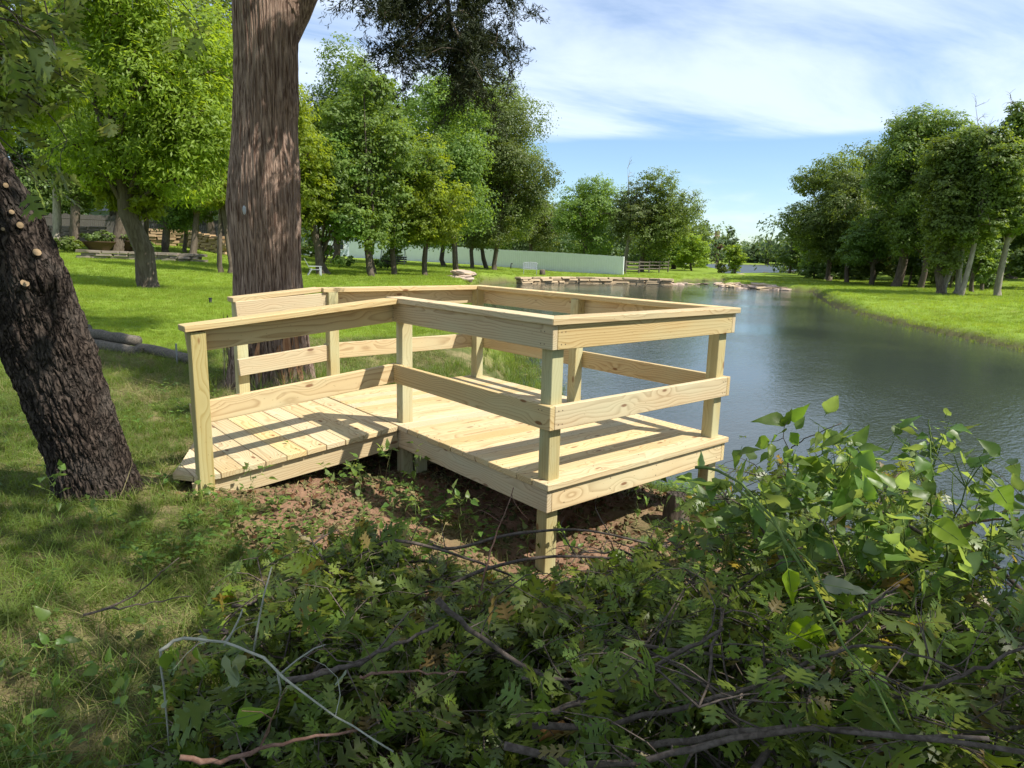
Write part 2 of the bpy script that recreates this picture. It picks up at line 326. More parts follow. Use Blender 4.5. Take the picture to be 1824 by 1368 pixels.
for px, D, z in [(272, 19.5, .0), (150, 12.5, 0), (60, 20, .15), (270, 40, .48), (110, 52, 1.05), (350, 40, .42), (110, 65, 1.5), (350, 60, 1.35), (-400, 40, 1.2), (-900, 40, .8), (650, 39, -.2), (850, 47, -.1), (700, 60, -.1), (560, 38, .05), (1110, 66, -.70),
                 (700, 87, -.2), (620, 95, 0), (960, 53, -.55), (1100, 55, -.62), (1200, 64, -.7), (1130, 85, -.6), (1400, 58, -.68), (1520, 56, -.55), (1600, 50, -.5), (1710, 40, -.5), (1824, 52, -.35), (1824, 25, -.7), (1600, 30, -.75), (2300, 40, -.2), (1440, 90, -.4), (1700, 90, .2), (1300, 300, -.5), (1400, 250, -.6), (1000, 250, 0), (300, 200, 2), (1700, 200, .5), (2600, 60, 0)]:
    p = bd(px, D); CTRL.append((p[0], p[1], z))
for a, r, z in [(200, 40, 0), (260, 60, 0), (150, 80, 0), (230, 150, 0), (180, 300, 0)]:
    CTRL.append((r*math.cos(math.radians(a)), r*math.sin(math.radians(a)), z))
CT = np.array(CTRL)
def land(x, y):
    x = np.asarray(x, float); y = np.asarray(y, float); num = 0; den = 0
    r = np.hypot(x-CAM[0], y-CAM[1])
    for cx, cy, cz in CT:
        rc = math.hypot(cx-CAM[0], cy-CAM[1]); s = .25+.09*rc
        w_ = 1/(((x-cx)**2+(y-cy)**2)+s*s)**1.7*s**1.2; num = num+w_*cz; den = den+w_
    return num/den
def soilmask(x, y):                              # bare dug soil round the deck
    x = np.asarray(x, float); y = np.asarray(y, float)
    dxm = np.maximum(np.maximum(-.9-x, x-1.55), 0); dym = np.maximum(np.maximum(-.35-y, y-2.3), 0)
    d = np.hypot(dxm, dym)+(fbm(x*2.1, y*2.1, 5)-.5)*1.1
    e = np.hypot(np.maximum(np.abs(x+.9)-.5, 0), np.maximum(np.abs(y-1.1)-.45, 0))+(fbm(x*3, y*3, 9)-.5)*.6
    return np.maximum(1-ss(.0, .45, d), 1-ss(0, .3, e))
def ground(x, y):
    x = np.asarray(x, float); y = np.asarray(y, float)
    d = wdist(x, y); Lh = np.maximum(land(x, y), -.93)
    near = 1-ss(3, 9, np.hypot(x-1, y-1)); wd = .75+1.0*near
    wob = (fbm(x*.5, y*.5, 3)-.5)*.5*(1-near*.6)
    t = np.clip((d+wob*.4)/wd, 0, 1); t = 1-(1-t)**2
    h = WZ+.03+(Lh-WZ-.03)*t
    h = np.where(d < 0, WZ-.03-np.minimum(1.2, .35*-d), h)
    h = np.where((d >= 0) & (d < .12), WZ+.0+(h-WZ)*(d/.12)-.02*(1-d/.12), h)
    r = np.hypot(x-CAM[0], y-CAM[1])
    rough = (1-ss(6, 14, r))
    sm = soilmask(x, y)
    h = h+rough*((fbm(x*1.7, y*1.7, 11)-.5)*.06+(fbm(x*7, y*7, 12, 3)-.5)*(.025+.06*sm))+(fbm(x*.12, y*.12, 31)-.5)*.25*ss(12, 30, r)*ss(.5, 5, d)
    return h
def gz(x, y): return float(ground(np.array([x]), np.array([y]))[0])
def G(px, py):                                   # where the line of sight meets the ground
    d = ray(px, py); t = np.concatenate([np.linspace(1, 12, 500), np.geomspace(12, 400, 900)])
    P = CAM[None]+d[None]*t[:, None]; h = np.maximum(ground(P[:, 0], P[:, 1]), WZ); k = np.argmax(P[:, 2] < h)
    return P[k] if (P[:, 2] < h).any() else P[-1]
def GD(px, D):
    p = bd(px, D); return np.array([p[0], p[1], gz(p[0], p[1])])

# ground sheet: rings growing outward from under the camera
ang0 = math.atan2(CF[1], CF[0])
A = np.concatenate([np.linspace(-44, 44, 520), np.linspace(44, 316, 130)[1:-1]]); A = np.radians(A)+ang0
R_ = np.concatenate([[0.02], np.geomspace(.35, 12, 330), np.geomspace(12, 1500, 330)[1:]])
AA, RR = np.meshgrid(A, R_); GX = CAM[0]+RR*np.cos(AA); GY = CAM[1]+RR*np.sin(AA)
GH = np.empty_like(GX)
for i in range(0, len(R_), 60): GH[i:i+60] = ground(GX[i:i+60], GY[i:i+60])
na = len(A); nr = len(R_)
I = np.arange(nr-1)[:, None]*na; J = np.arange(na)[None]; J2 = (J+1) % na
F = np.stack([I+J, I+J2, I+na+J2, I+na+J], -1).reshape(-1, 4)
m, nt, b = mat('ground_soil_and_grass')
g = N(nt, 'ShaderNodeNewGeometry'); P = g.outputs['Position']
at = N(nt, 'ShaderNodeAttribute', attribute_name='soil'); aw = N(nt, 'ShaderNodeAttribute', attribute_name='shore'); al = N(nt, 'ShaderNodeAttribute', attribute_name='lawn')
nA = noise(nt, P, 3.0, 6, .6); nB = noise(nt, P, 28, 5, .6); nC = noise(nt, P, .25, 4)
soil = mixc(nt, ramp(nt, [(.3, (0, 0, 0)), (.7, (1, 1, 1))], nB).outputs[0], (.12, .062, .038), (.30, .19, .125))
soil = mixc(nt, nA, soil, (.20, .12, .075))
rough_g = mixc(nt, ramp(nt, [(.42, (0, 0, 0)), (.62, (1, 1, 1))], nA).outputs[0], (.065, .085, .025), (.25, .205, .105))
rough_g = mixc(nt, math_(nt, 'MULTIPLY', nB, .6), rough_g, (.09, .07, .035))
lawn = mixc(nt, nB, (.12, .18, .02), (.18, .25, .03)); lawn = mixc(nt, ramp(nt, [(.4, (0, 0, 0)), (.75, (1, 1, 1))], nC).outputs[0], lawn, (.19, .27, .04))
lawn = mixc(nt, ramp(nt, [(.62, (0, 0, 0)), (.72, (1, 1, 1))], noise(nt, P, 1.1, 5, .6)).outputs[0], lawn, (.17, .19, .05))
c = mixc(nt, al.outputs['Fac'], rough_g, lawn); c = mixc(nt, at.outputs['Fac'], c, soil)
c = mixc(nt, aw.outputs['Fac'], c, (.10, .085, .045))
L(nt, c, b.inputs['Base Color']); b.inputs['Roughness'].default_value = .95; b.inputs['Specular IOR Level'].default_value = .1
bump(nt, math_(nt, 'ADD', nB, math_(nt, 'MULTIPLY', nA, .4)), .7, .03, b)
M_ground = m
me = mesh('ground', np.stack([GX, GY, GH], -1).reshape(-1, 3), F, M_ground, True)
gxf, gyf = GX.ravel(), GY.ravel(); wdv = wdist(gxf, gyf)
def lawnmask(x, y):
    r = np.hypot(np.asarray(x)-CAM[0], np.asarray(y)-CAM[1])
    edge = 6.4+(fbm(np.asarray(x)*.8, np.asarray(y)*.8, 21)-.5)*2.5
    return ss(0, 1.5, np.asarray(y)-.12*np.asarray(x)-edge+.0*r)*1.0
def lawnmask2(x, y): return np.maximum(lawnmask(x, y), ss(10, 14, np.hypot(np.asarray(x)-CAM[0], np.asarray(y)-CAM[1])))
for nm, val in (('soil', soilmask(gxf, gyf)), ('shore', 1-ss(.0, .5, wdv)), ('lawn', lawnmask2(gxf, gyf))):
    a = me.attributes.new(nm, 'FLOAT', 'POINT'); a.data.foreach_set('value', val.astype(np.float32))
link('ground', me, kind='structure')

# water
m, nt, b = mat('pond_water'); g = N(nt, 'ShaderNodeNewGeometry'); P = g.outputs['Position']
b.inputs['Base Color'].default_value = (.034, .043, .036, 1); b.inputs['Roughness'].default_value = .04; b.inputs['IOR'].default_value = 1.33; b.inputs['Specular IOR Level'].default_value = .5
rot = N(nt, 'ShaderNodeMapping'); rot.inputs['Rotation'].default_value = (0, 0, math.radians(-35)); rot.inputs['Scale'].default_value = (1, 2.2, 1); L(nt, P, rot.inputs[0])
h = math_(nt, 'ADD', math_(nt, 'MULTIPLY', noise(nt, rot.outputs[0], 7.5, 3, .6, .3), .62), math_(nt, 'MULTIPLY', noise(nt, rot.outputs[0], 1.6, 2), .5))
calm = ramp(nt, [(.38, (.35, .35, .35)), (.62, (1, 1, 1))], noise(nt, P, .16, 3)).outputs[0]
bump(nt, math_(nt, 'MULTIPLY', h, calm), .38, .04, b)
open_ = N(nt, 'ShaderNodeMapRange'); open_.inputs[1].default_value = 60; open_.inputs[2].default_value = 95; open_.inputs[3].default_value = .04; open_.inputs[4].default_value = .42   # the open lake beyond is ruffled by wind
L(nt, N(nt, 'ShaderNodeSeparateXYZ').outputs[0], open_.inputs[0]); L(nt, P, open_.inputs[0].links[0].from_node.inputs[0]); L(nt, open_.outputs[0], b.inputs['Roughness'])
wm = mesh('water', [(-1500, -1500, WZ), (1500, -1500, WZ), (1500, 1500, WZ), (-1500, 1500, WZ)], [(0, 1, 2, 3)], m)
link('pond_water', wm, kind='structure')
#@@DECK
M_screw = plain('brown_screw', (.10, .075, .05), .5, .4)
# ------------------------------------------------------------------ the deck
def board_mesh(Lx, Wy, Tz, bev=.003, mit0=0, mit1=0, bow=0.0):
    bm = bmesh.new(); bmesh.ops.create_cube(bm, size=1)
    for v in bm.verts: v.co = Vector((v.co.x*Lx, v.co.y*Wy, v.co.z*Tz))
    bmesh.ops.bevel(bm, geom=bm.edges[:], offset=bev, segments=1, affect='EDGES')
    for v in bm.verts:
        if v.co.x > 0: v.co.x += mit1*(v.co.y/Wy)*Wy
        else: v.co.x += mit0*(v.co.y/Wy)*Wy
    me = bpy.data.meshes.new('board'); bm.to_mesh(me); bm.free(); return me
def board(name, p0, p1, wdir, W_, T_, parent, m, **kw):
    """a sawn board from p0 to p1 (centre line); wdir is the direction of its width"""
    p0, p1, wd = Vector(p0), Vector(p1), Vector(wdir)
    x = (p1-p0).normalized(); y = (wd-x*wd.dot(x)).normalized(); z = x.cross(y)
    me = board_mesh((p1-p0).length, W_, T_, **kw); me.materials.append(m)
    o = link(name, me, parent); c = (p0+p1)/2
    o.matrix_local = Matrix(((x.x, y.x, z.x, c.x), (x.y, y.y, z.y, c.y), (x.z, y.z, z.z, c.z), (0, 0, 0, 1)))
    return o
DW, DL, YC, YE = 1.707, 2.954, 1.626, 2.86
DH = .95; e = .052; tp = .089; bt = .038
deck = thing('wooden_deck', 'new pale pine viewing deck with ramp and railings on the pond bank', 'deck')
# platform boards, parallel to the near edge
nb = 22; y0 = -e-.008; pit = (DL+2*e+.01)/nb
for k in range(nb):
    yc = y0+pit*(k+.5); dxx = rnd.uniform(-.003, .003)
    board('deck_board', (-e+dxx, yc, -bt/2+rnd.uniform(-.0012, .0012)), (DW+e+rnd.uniform(-.004, .003), yc, -bt/2), (0, 1, 0), pit-.0045, bt, deck, M_wood)
# rims
RH = .14
def rim(p0, p1, **k): return board('rim_board', p0, p1, (0, 0, 1), RH, bt, deck, M_wood, **k)
zr = -bt-RH/2-.001
rim((-.019, -.038, zr), (-.019, DL+.038, zr)); rim((DW+.019, -.038, zr), (DW+.019, DL+.038, zr))
rim((.001, -.019, zr), (DW-.001, -.019, zr)); rim((.001, DL+.019, zr), (DW-.001, DL+.019, zr))
for xx in (.43, .85, 1.28): board('joist', (xx, .003, zr), (xx, DL-.003, zr), (0, 0, 1), RH-.004, bt, deck, M_wood)
# posts: (x, y) of the low corner, top, bottom
zt = DH-bt-.001
def post(x, y, zb, z1=zt): return board('post', (x+tp/2, y+tp/2, zb), (x+tp/2, y+tp/2, z1), (0, 1, 0), tp, tp, deck, M_post)
for (x, y) in ((0, 0), (DW-tp, 0), (0, YC), (DW-tp, 1.42), (DW-tp, DL-tp), (0, YE+.0)):
    post(x, y, gz(x, y)-.35)
for (x, y) in ((.12, YC-.02), (.33, YC+.15)): post(x, y, gz(x, y)-.3, -bt-.002)
# rail boards
def rail(p0, p1, z, parent=deck): return board('rail_board', (*p0, z-.07), (*p1, z-.07), (0, 0, 1), .14, bt, deck, M_wood)
for z in (zt, .451):
    rail((-.019, -.038), (-.019, YC+tp+.022), z)
    rail((.001, -.019), (DW-.001, -.019), z)
    rail((DW+.019, -.038), (DW+.019, DL+.038), z)
    rail((tp*.3, DL-tp*0+.019), (DW-.001, DL+.019), z) if z == 99 else rail((-.0, DL+.019), (DW-.001, DL+.019), z)
# cap boards, mitred at the corners
zc = DH-bt/2; ci = .08; co = .06; cwid = ci+co; cm = (ci-co)/2
def cap(p0, p1, **k): return board('cap_board', p0, p1, k.pop('wd', (0, 1, 0)), cwid, bt, deck, M_wood, **k)
cap((cm, cm, zc), (DW-cm, cm, zc), mit0=1, mit1=-1)
cap((cm, YC+.13, zc), (cm, cm, zc), wd=(1, 0, 0), mit0=0, mit1=-1)
cap((DW-cm, DL-cm, zc), (DW-cm, cm, zc), wd=(1, 0, 0), mit0=-1, mit1=1)
cap((-.04, DL-cm, zc), (DW-cm, DL-cm, zc), mit0=0, mit1=1)
# ramp, falling to the left, cut skew at its foot
SL = .0905
def rz(x): return SL*x
def rend(x): return min(DL+.045, 1.75+(x+1.60)/.47)
xb = -e-.006; k = 0
while xb > -1.78:
    xa = max(xb-.139, -1.575); yn = YC-.03; yna = yn+max(0, -1.45-xa)*1.7; ynb = yn+max(0, -1.45-xb)*1.7
    if xb-xa < .02: break
    ya, yb = rend(xa), rend(xb)
    if yb > yn+.03:
        ya = max(ya, yna+.02); top = [(xa, yna), (xb, ynb), (xb, yb), (xa, ya)]
        cx = (xa+xb)/2; cy = (yn+yb)/2
        # local frame: x along the board (world y)
        bm = bmesh.new(); vs = []
        for zz in (-bt, 0):
            for (px_, py_) in top: vs.append(bm.verts.new((py_-cy, -(px_-cx), rz(px_)+zz-rz(cx))))
        for f in ((3, 2, 1, 0), (4, 5, 6, 7), (0, 1, 5, 4), (1, 2, 6, 5), (2, 3, 7, 6), (3, 0, 4, 7)): bm.faces.new([vs[i] for i in f])
        bmesh.ops.recalc_face_normals(bm, faces=bm.faces); bmesh.ops.bevel(bm, geom=bm.edges[:], offset=.003, segments=1, affect='EDGES')
        me = bpy.data.meshes.new('ramp_board'); bm.to_mesh(me); bm.free(); me.materials.append(M_wood)
        o = link('ramp_board', me, deck); o.location = (cx, cy+rnd.uniform(-.004, .004), rz(cx)-.002+rnd.uniform(-.001, .001)); o.rotation_euler = (0, 0, math.pi/2)
    xb = xa-.0045
zz = lambda x: rz(x)-bt-.073
board('rim_board', (-.042, YC+.019, zz(-.042)), (-1.50, YC+.019, zz(-1.50)), (0, 0, 1), .14, bt, deck, M_wood)
board('rim_board', (-.042, DL-.03, zz(-.042)), (-.80, DL-.03, zz(-.80)), (0, 0, 1), .14, bt, deck, M_wood)
board('rim_board', (-1.55, 1.84, rz(-1.55)-bt-.05), (-1.05, 2.90, rz(-1.05)-bt-.05), (0, 0, 1), .10, bt, deck, M_post)
# ramp posts and rails
XR = -1.471
post(XR, 1.604, -.55, .777); post(-.77, DL-.0, -.45, DH+rz(-.6)-bt)
dz = lambda x: DH+.0905*x
yr = 1.604+tp+.021
board('rail_board', (-.001, yr, dz(0)-bt-.07), (XR+.003, yr, dz(XR)-bt-.07), (0, 0, 1), .14, bt, deck, M_wood)
board('rail_board', (-.001, yr, .451-.07), (XR+.003, yr, .451-.07+SL*XR), (0, 0, 1), .14, bt, deck, M_wood)
board('cap_board', (-.062, 1.604+.055, dz(-.06)-bt/2+.001), (XR-.035, 1.604+.055, dz(XR)-bt/2+.001), (0, 1, 0), .145, bt, deck, M_wood, mit0=.5)
yf = DL-.022
board('rail_board', (.03, yf-.019, .91-.07), (-.78, yf-.019, .91-.07-.06), (0, 0, 1), .14, bt, deck, M_wood)
board('rail_board', (.03, yf-.019, .451-.07), (-.78, yf-.019, .451-.07-.07), (0, 0, 1), .14, bt, deck, M_wood)
board('cap_board', (-.045, DL+.02, zc+.002), (-.80, DL+.02, zc-.068), (0, 1, 0), .14, bt, deck, M_wood)
# screw heads in pairs over the joists and at the rail ends
g_ = Geo()
def screw(p, n_):
    n_ = np.array(n_, float); a_ = np.cross(n_, (.3, .5, .81)); a_ /= np.linalg.norm(a_); b_ = np.cross(n_, a_)
    V = [np.array(p)+n_*h_+.0042*s_*(a_*math.cos(q)+b_*math.sin(q)) for h_, s_ in ((-.001, 1), (.0009, .9)) for q in [k*math.pi/3 for k in range(6)]]
    g_.add(V, [(i, (i+1) % 6, 6+(i+1) % 6, 6+i) for i in range(6)]+[tuple(range(6, 12))])
for k in range(nb):
    for xx in (-.02, .43, .85, 1.28, DW+.02):
        for q in (-.035, .035): screw((xx+rnd.uniform(-.006, .006), y0+pit*(k+.5)+q+rnd.uniform(-.005, .005), 0), (0, 0, 1))
for xx in (.03, .06, DW-.05, DW-.02):
    for zq in (.80, .87, .34, .42): screw((xx, -.038, zq), (0, -1, 0))
for yy in (.03, .06, YC+.02, YC+.06):
    for zq in (.80, .87, .34, .42): screw((-.038, yy, zq), (-1, 0, 0))
for xx in (.1, .5, .95, 1.4, DW-.06):
    for zq in (-.07, -.14): screw((xx, -.038, zq), (0, -1, 0))
x = -.12
while x > -1.45:
    for yy in (YC+.02, 2.2, DL-.1):
        for q in (-.03, .03): screw((x+q, yy+rnd.uniform(-.005, .005), rz(x+q)-.001), (0, 0, 1))
    x -= .1435
link('screw_heads', g_.mesh('screw_heads', M_screw), deck, kind='stuff')
#@@REST
# ------------------------------------------------------------------ trees
def W3(px, py, D):
    d = ray(px, py); return CAM+d*(D/math.hypot(d[0], d[1]))
def rhombs(C, Nrm, Ax, s, asp=.5, fold=.12):
    """leaf-sized four-cornered faces; C centres, Nrm normals, Ax long axes"""
    Ax = Ax-Nrm*(Ax*Nrm).sum(1, keepdims=True); Ax /= np.linalg.norm(Ax, axis=1, keepdims=True)+1e-9
    B = np.cross(Nrm, Ax); s = s[:, None]
    V = np.stack([C-Ax*s, C+B*s*asp+Nrm*s*fold, C+Ax*s, C-B*s*asp+Nrm*s*fold], 1).reshape(-1, 3)
    F = np.arange(len(C)*4).reshape(-1, 4); return V, F
def rdir(n, r):
    v = r.normal(size=(n, 3)); return v/np.linalg.norm(v, axis=1, keepdims=True)
def cloud(lobes, n, size, r, asp=.5, droop=.0, up=.6, out=1.3, clump=.2, flat=.55, npc=22):
    lob = np.array([(*c, *rad) for c, rad in lobes]); wt = (lob[:, 3]*lob[:, 5])**1.0; wt = wt/wt.sum()
    nc = max(20, n//npc)
    li = r.choice(len(lob), nc, p=wt); d = rdir(nc, r); d[:, 2] = d[:, 2]*.9+.12
    rad = (.45+.55*r.random(nc)**.6)[:, None]
    cc = lob[li, :3]+d*rad*lob[li, 3:6]; cr = clump*(lob[li, 3]+lob[li, 5])/2*(.6+.8*r.random(nc))
    ci_ = r.integers(0, nc, n); g_ = r.normal(size=(n, 3))*.55; g_[:, 2] *= flat
    C = cc[ci_]+g_*cr[ci_, None]
    Nn = rdir(n, r)+np.array([0, 0, up])+d[ci_]*out; Nn /= np.linalg.norm(Nn, axis=1, keepdims=True)
    Ax = rdir(n, r)+d[ci_]*.6; Ax[:, 2] -= droop
    return rhombs(C, Nn, Ax, size*(.5+.35*r.random(n)), asp)
def curve(a, b, r, n=5, sag=.12):
    a = np.asarray(a, float); b = np.asarray(b, float); l = np.linalg.norm(b-a); o = r.normal(size=3)*sag*l
    return [a+(b-a)*t+o*math.sin(math.pi*t)*.5+np.array([0, 0, .12*l*math.sin(math.pi*t)]) for t in np.linspace(0, 1, n)]
TREES = []
def tree(name, label, px, base, box, leafm, barkm=None, tw=12, size=.13, seed=1, lobes=12, k=3.2, group=None, cat='tree', top=None, asp=.5, droop=.0, lr=(.20, .36), trunks=1, dead=None, deep=.85, nmax=34000, limbs=True, clump=.26):
    size *= .8; nmax = int(nmax*1.5)
    if base > 300 and box[3] < 470 and cat == 'tree': box = (box[0], box[1], box[2], box[3]+16)
    barkm = barkm or M_bark
    lobes = int(lobes*1.5)
    r = np.random.default_rng(seed); B = G(px, base) if base > 300 else GD(px, base)
    if base > 300 and B[2] <= WZ+.02: B = GD(px, np.hypot(*(B-CAM)[:2]))
    D = float(np.hypot(*(B-CAM)[:2])); x0, x1, yt, yb = box
    a = W3(x0, (yt+yb)/2, D); c = W3(x1, (yt+yb)/2, D); mid = (a+c)/2; zt_ = W3((x0+x1)/2, yt, D)[2]; zb_ = W3((x0+x1)/2, yb, D)[2]
    rx = np.linalg.norm((c-a)[:2])/2*1.08; rz_ = (zt_-zb_)/2; cz = (zt_+zb_)/2
    side = (c-a)[:2]/(2*rx); fw = np.array([-side[1], side[0]])
    LB = []
    for i in range(lobes):
        u = rdir(1, r)[0]; q = .86*(.45+.55*r.random()**.7)
        if i == 0: u = np.array([0, 0, 1.]); q = .68
        f = lr[0]+(lr[1]-lr[0])*r.random()
        o = u*q; ce = np.array([mid[0]+side[0]*o[0]*rx+fw[0]*o[1]*rx*deep, mid[1]+side[1]*o[0]*rx+fw[1]*o[1]*rx*deep, cz+o[2]*rz_])
        q2 = min(rx, rz_*1.1)
        LB.append((ce, (f*q2+.13*rx, f*q2+.13*rx, f*q2*.85+.12*rz_)))
    LB.append((np.array([mid[0], mid[1], cz]), (rx*.42, rx*.42, rz_*.6)))
    spx = size/D*1213.65*.85
    n = int(min(nmax, max(600, 1.5*k*(x1-x0)*(yb-yt)*.8/max(spx*spx*asp, .8))))
    o = thing(name, label, cat, B-np.array([0, 0, .0]), group)
    V, F = cloud([(l[0]-B, l[1]) for l in LB], n, size, r, asp, droop, clump=clump)
    link('crown', mesh('crown', V, F, leafm), o)
    g_ = Geo(); tr = tw/2/1213.65*D*.84
    tops = []
    for t in range(trunks):
        b0 = np.array([0, 0, -.25])+(np.array([side[0], side[1], 0])*(t-(trunks-1)/2)*tr*5 if trunks > 1 else 0)
        tp_ = (W3(*top, D)-B) if top is not None and t == 0 else (mid-B)*np.array([.55, .55, 0])+np.array([0, 0, cz-B[2]+rz_*.1])+r.normal(size=3)*.1*rx
        tp_ = np.array(tp_); ln = tp_-b0
        pts = [b0+ln*s_+np.array([*(r.normal(size=2)*.012*abs(ln[2])), 0])*(0 < s_ < 1)+np.array([0, 0, 0]) for s_ in (0, .03, .09, .25, .45, .7, 1)]
        g_.tube(pts, [tr*1.75, tr*1.35, tr*1.1, tr, tr*.85, tr*.65, tr*.3], 9); tops.append((pts, tr))
    link('trunk', g_.mesh('trunk', barkm, True), o)
    if limbs:
        g2 = Geo()
        for l in LB:
            pts, tr_ = tops[r.integers(len(tops))]; st_ = pts[r.integers(4, 6)]
            g2.tube(curve(st_, l[0]-B, r), [tr_*.34, tr_*.26, tr_*.18, tr_*.11, tr_*.05], 5)
            for q in range(3):
                e_ = l[0]-B+rdir(1, r)[0]*np.array(l[1])*.8; g2.tube(curve(l[0]-B-(l[0]-B-st_)*.25*r.random(), e_, r, 4), [tr_*.14, tr_*.1, tr_*.07, tr_*.03], 4)
        link('limbs', g2.mesh('limbs', barkm, True), o)
    if dead:
        g3 = Geo()
        for (dx_, dy_, n_) in dead:                # (pixel of the tip region, count)
            tip0 = W3(dx_, dy_, D)-B; st_ = tops[0][0][4]
            main = curve(st_, tip0, r, 7, .08); g3.tube(main, [tr*.5, tr*.42, tr*.34, tr*.26, tr*.2, tr*.12, tr*.05], 5)
            for q in range(n_):
                a_ = main[r.integers(3, 7)]; b_ = a_+rdir(1, r)[0]*np.array([1, 1, .6])*rx*.28+np.array([0, 0, rx*.16]); c1 = curve(a_, b_, r, 4)
                g3.tube(c1, [tr*.13, tr*.1, tr*.07, tr*.03], 4)
                for q2 in range(3): g3.tube(curve(c1[r.integers(1, 4)], b_+rdir(1, r)[0]*rx*.14, r, 3), [tr*.06, tr*.045, tr*.02], 3)
        link('dead_branches', g3.mesh('dead_branches', M_palebark), o)
    TREES.append(o); return o

# left lawn, from the nearest
tree('shade_tree', 'lime green shade tree with leaning speckled trunk on the left lawn', 272, 513, (80, 430, -120, 395), M_lime, M_bark, 34, .145, 3, 22, 3.0, top=(168, 180), asp=.32, droop=.5, lr=(.26, .42), nmax=90000)
tree('shade_tree', 'low bright branches of lime tree hanging in front of the left shade trees', 250, 22.5, (150, 330, 270, 400), M_lime, M_bark, 10, .18, 5, 9, 2.6, asp=.32, droop=.5, nmax=16000)
tree('shade_tree', 'lime leaved tree filling the left edge above the leaning oak', -190, 17, (-420, 110, -120, 330), M_lime, M_bark, 30, .15, 4, 14, 2.4, asp=.32, droop=.5, nmax=45000)
tree('shade_tree', 'tree with short pale forked trunk left of straight trunk by long stone wall', 104, 443, (20, 190, 60, 375), M_mid, M_palebark, 14, .17, 6, 12, 2.8)
tree('shade_tree', 'tree with straight dark trunk before the long stone wall', 136, 446, (60, 250, -40, 372), M_mid, M_bark, 15, .17, 7, 12, 2.8)
tree('shade_tree', 'thick dark trunked tree beside the planters on the raised bed', 208, 447, (120, 340, 30, 378), M_dark, M_bark, 21, .17, 8, 13, 2.8)
tree('shade_tree', 'dark forked tree standing on the raised bed right of leaning lawn tree', 296, 449, (235, 400, 120, 392), M_dark, M_bark, 13, .16, 9, 12, 2.8)
tree('shade_tree', 'slim dark tree at right end of the low stone wall', 343, 456, (300, 420, 200, 400), M_mid, M_bark, 12, .15, 10, 10, 2.8)
tree('shade_tree', 'thin straight tree just inside the low stone wall, left of slim dark tree', 327, 450, (285, 385, 240, 405), M_dark, M_bark, 7, .14, 11, 8, 2.6)
tree('shade_tree', 'tree with thin double trunk close behind the big cedar trunk on its left', 402, 487, (330, 470, 40, 400), M_lime, M_bark, 9, .17, 12, 12, 2.6, trunks=2, asp=.35, droop=.4)
tree('shade_tree', 'tall pale topped tree rising behind the left shade trees beside the cedar', 380, 58, (250, 500, -60, 340), M_mid, M_bark, 14, .22, 13, 14, 2.4)
tree('shade_tree', 'dark backdrop tree behind the old board fence at far left', 40, 66, (-120, 170, 130, 395), M_dark, M_bark, 14, .26, 14, 12, 2.4)
tree('shade_tree', 'dark backdrop tree behind the old board fence, in its middle', 210, 68, (90, 330, 100, 398), M_dark, M_bark, 14, .26, 15, 12, 2.4)
tree('shade_tree', 'dark backdrop tree beside the pale blue house', 400, 66, (300, 520, 140, 400), M_dark, M_bark, 14, .26, 16, 12, 2.4)
# right of the cedar trunk
tree('shade_tree', 'yellow green tree showing close on the right of the big cedar trunk', 572, 489, (420, 612, 120, 455), M_lime, M_bark, 15, .19, 17, 14, 2.8, asp=.35, droop=.4, nmax=40000)
tree('shade_tree', 'leaning dark trunk tree next to the pale lawn chair', 587, 489, (540, 660, 230, 465), M_mid, M_bark, 14, .16, 18, 9, 2.6, top=(560, 440))
tree('shade_tree', 'tallest broad green tree behind the lawn chair', 600, 52, (505, 715, 50, 450), M_mid, M_bark, 13, .20, 19, 16, 2.8, nmax=42000)
tree('shade_tree', 'twin straight trunked tree left of the brightest round crown', 655, 492, (580, 730, 105, 455), M_mid, M_bark, 13, .17, 20, 14, 2.8)
tree('shade_tree', 'dark leaning trunk tree crossing behind the straight twin trunked one', 668, 489, (600, 700, 280, 430), M_dark, M_bark, 11, .15, 21, 9, 2.6, top=(655, 420))
tree('shade_tree', 'bright green tree with a slim trunk flared at its foot before the green fence', 702, 490, (635, 785, 210, 450), M_mid, M_bark, 11, .16, 22, 12, 2.8)
tree('shade_tree', 'brightest round crowned tree whose low branches hide the fence top', 757, 491, (685, 835, 235, 452), M_lime, M_bark, 11, .16, 23, 14, 2.8)
tree('shade_tree', 'tall dark green tree with a straight trunk right of the swing', 816, 487, (690, 905, 110, 435), M_mid, M_bark, 11, .17, 24, 15, 2.8, nmax=40000)
tree('shade_tree', 'slender tree on the bank between the swing and the white bench', 840, 478, (790, 925, 250, 440), M_olive, M_bark, 8, .16, 25, 11, 2.8)
tree('shade_tree', 'tall wide crowned tree with leaning trunk nearest the white bench', 867, 479, (770, 985, 115, 450), M_mid, M_bark, 9, .19, 26, 17, 2.8, top=(850, 390), nmax=42000)
tree('shade_tree', 'tree with layered branches reaching out to the right over the green fence', 880, 60, (820, 990, 180, 455), M_dark, M_bark, 9, .19, 27, 12, 2.4)
tree('shade_tree', 'olive tree behind the middle of the green fence', 950, 92, (880, 1005, 338, 455), M_olive, M_bark, 8, .28, 28, 12, 3)
tree('shade_tree', 'grey green tree behind the fence left of the olive one', 905, 100, (830, 960, 370, 452), M_mid, M_bark, 8, .28, 29, 9, 3)
tree('shade_tree', 'wide dark tree behind the right part of the green fence', 1045, 82, (985, 1125, 315, 470), M_mid, M_bark, 10, .24, 30, 16, 3.2, nmax=30000)
tree('shade_tree', 'pale trunked tree with bare dead limbs above its crown at the fence end', 1112, 80, (1085, 1180, 320, 450), M_olive, M_palebark, 9, .22, 31, 10, 2.4, dead=[(1118, 300, 7), (1150, 325, 6)])
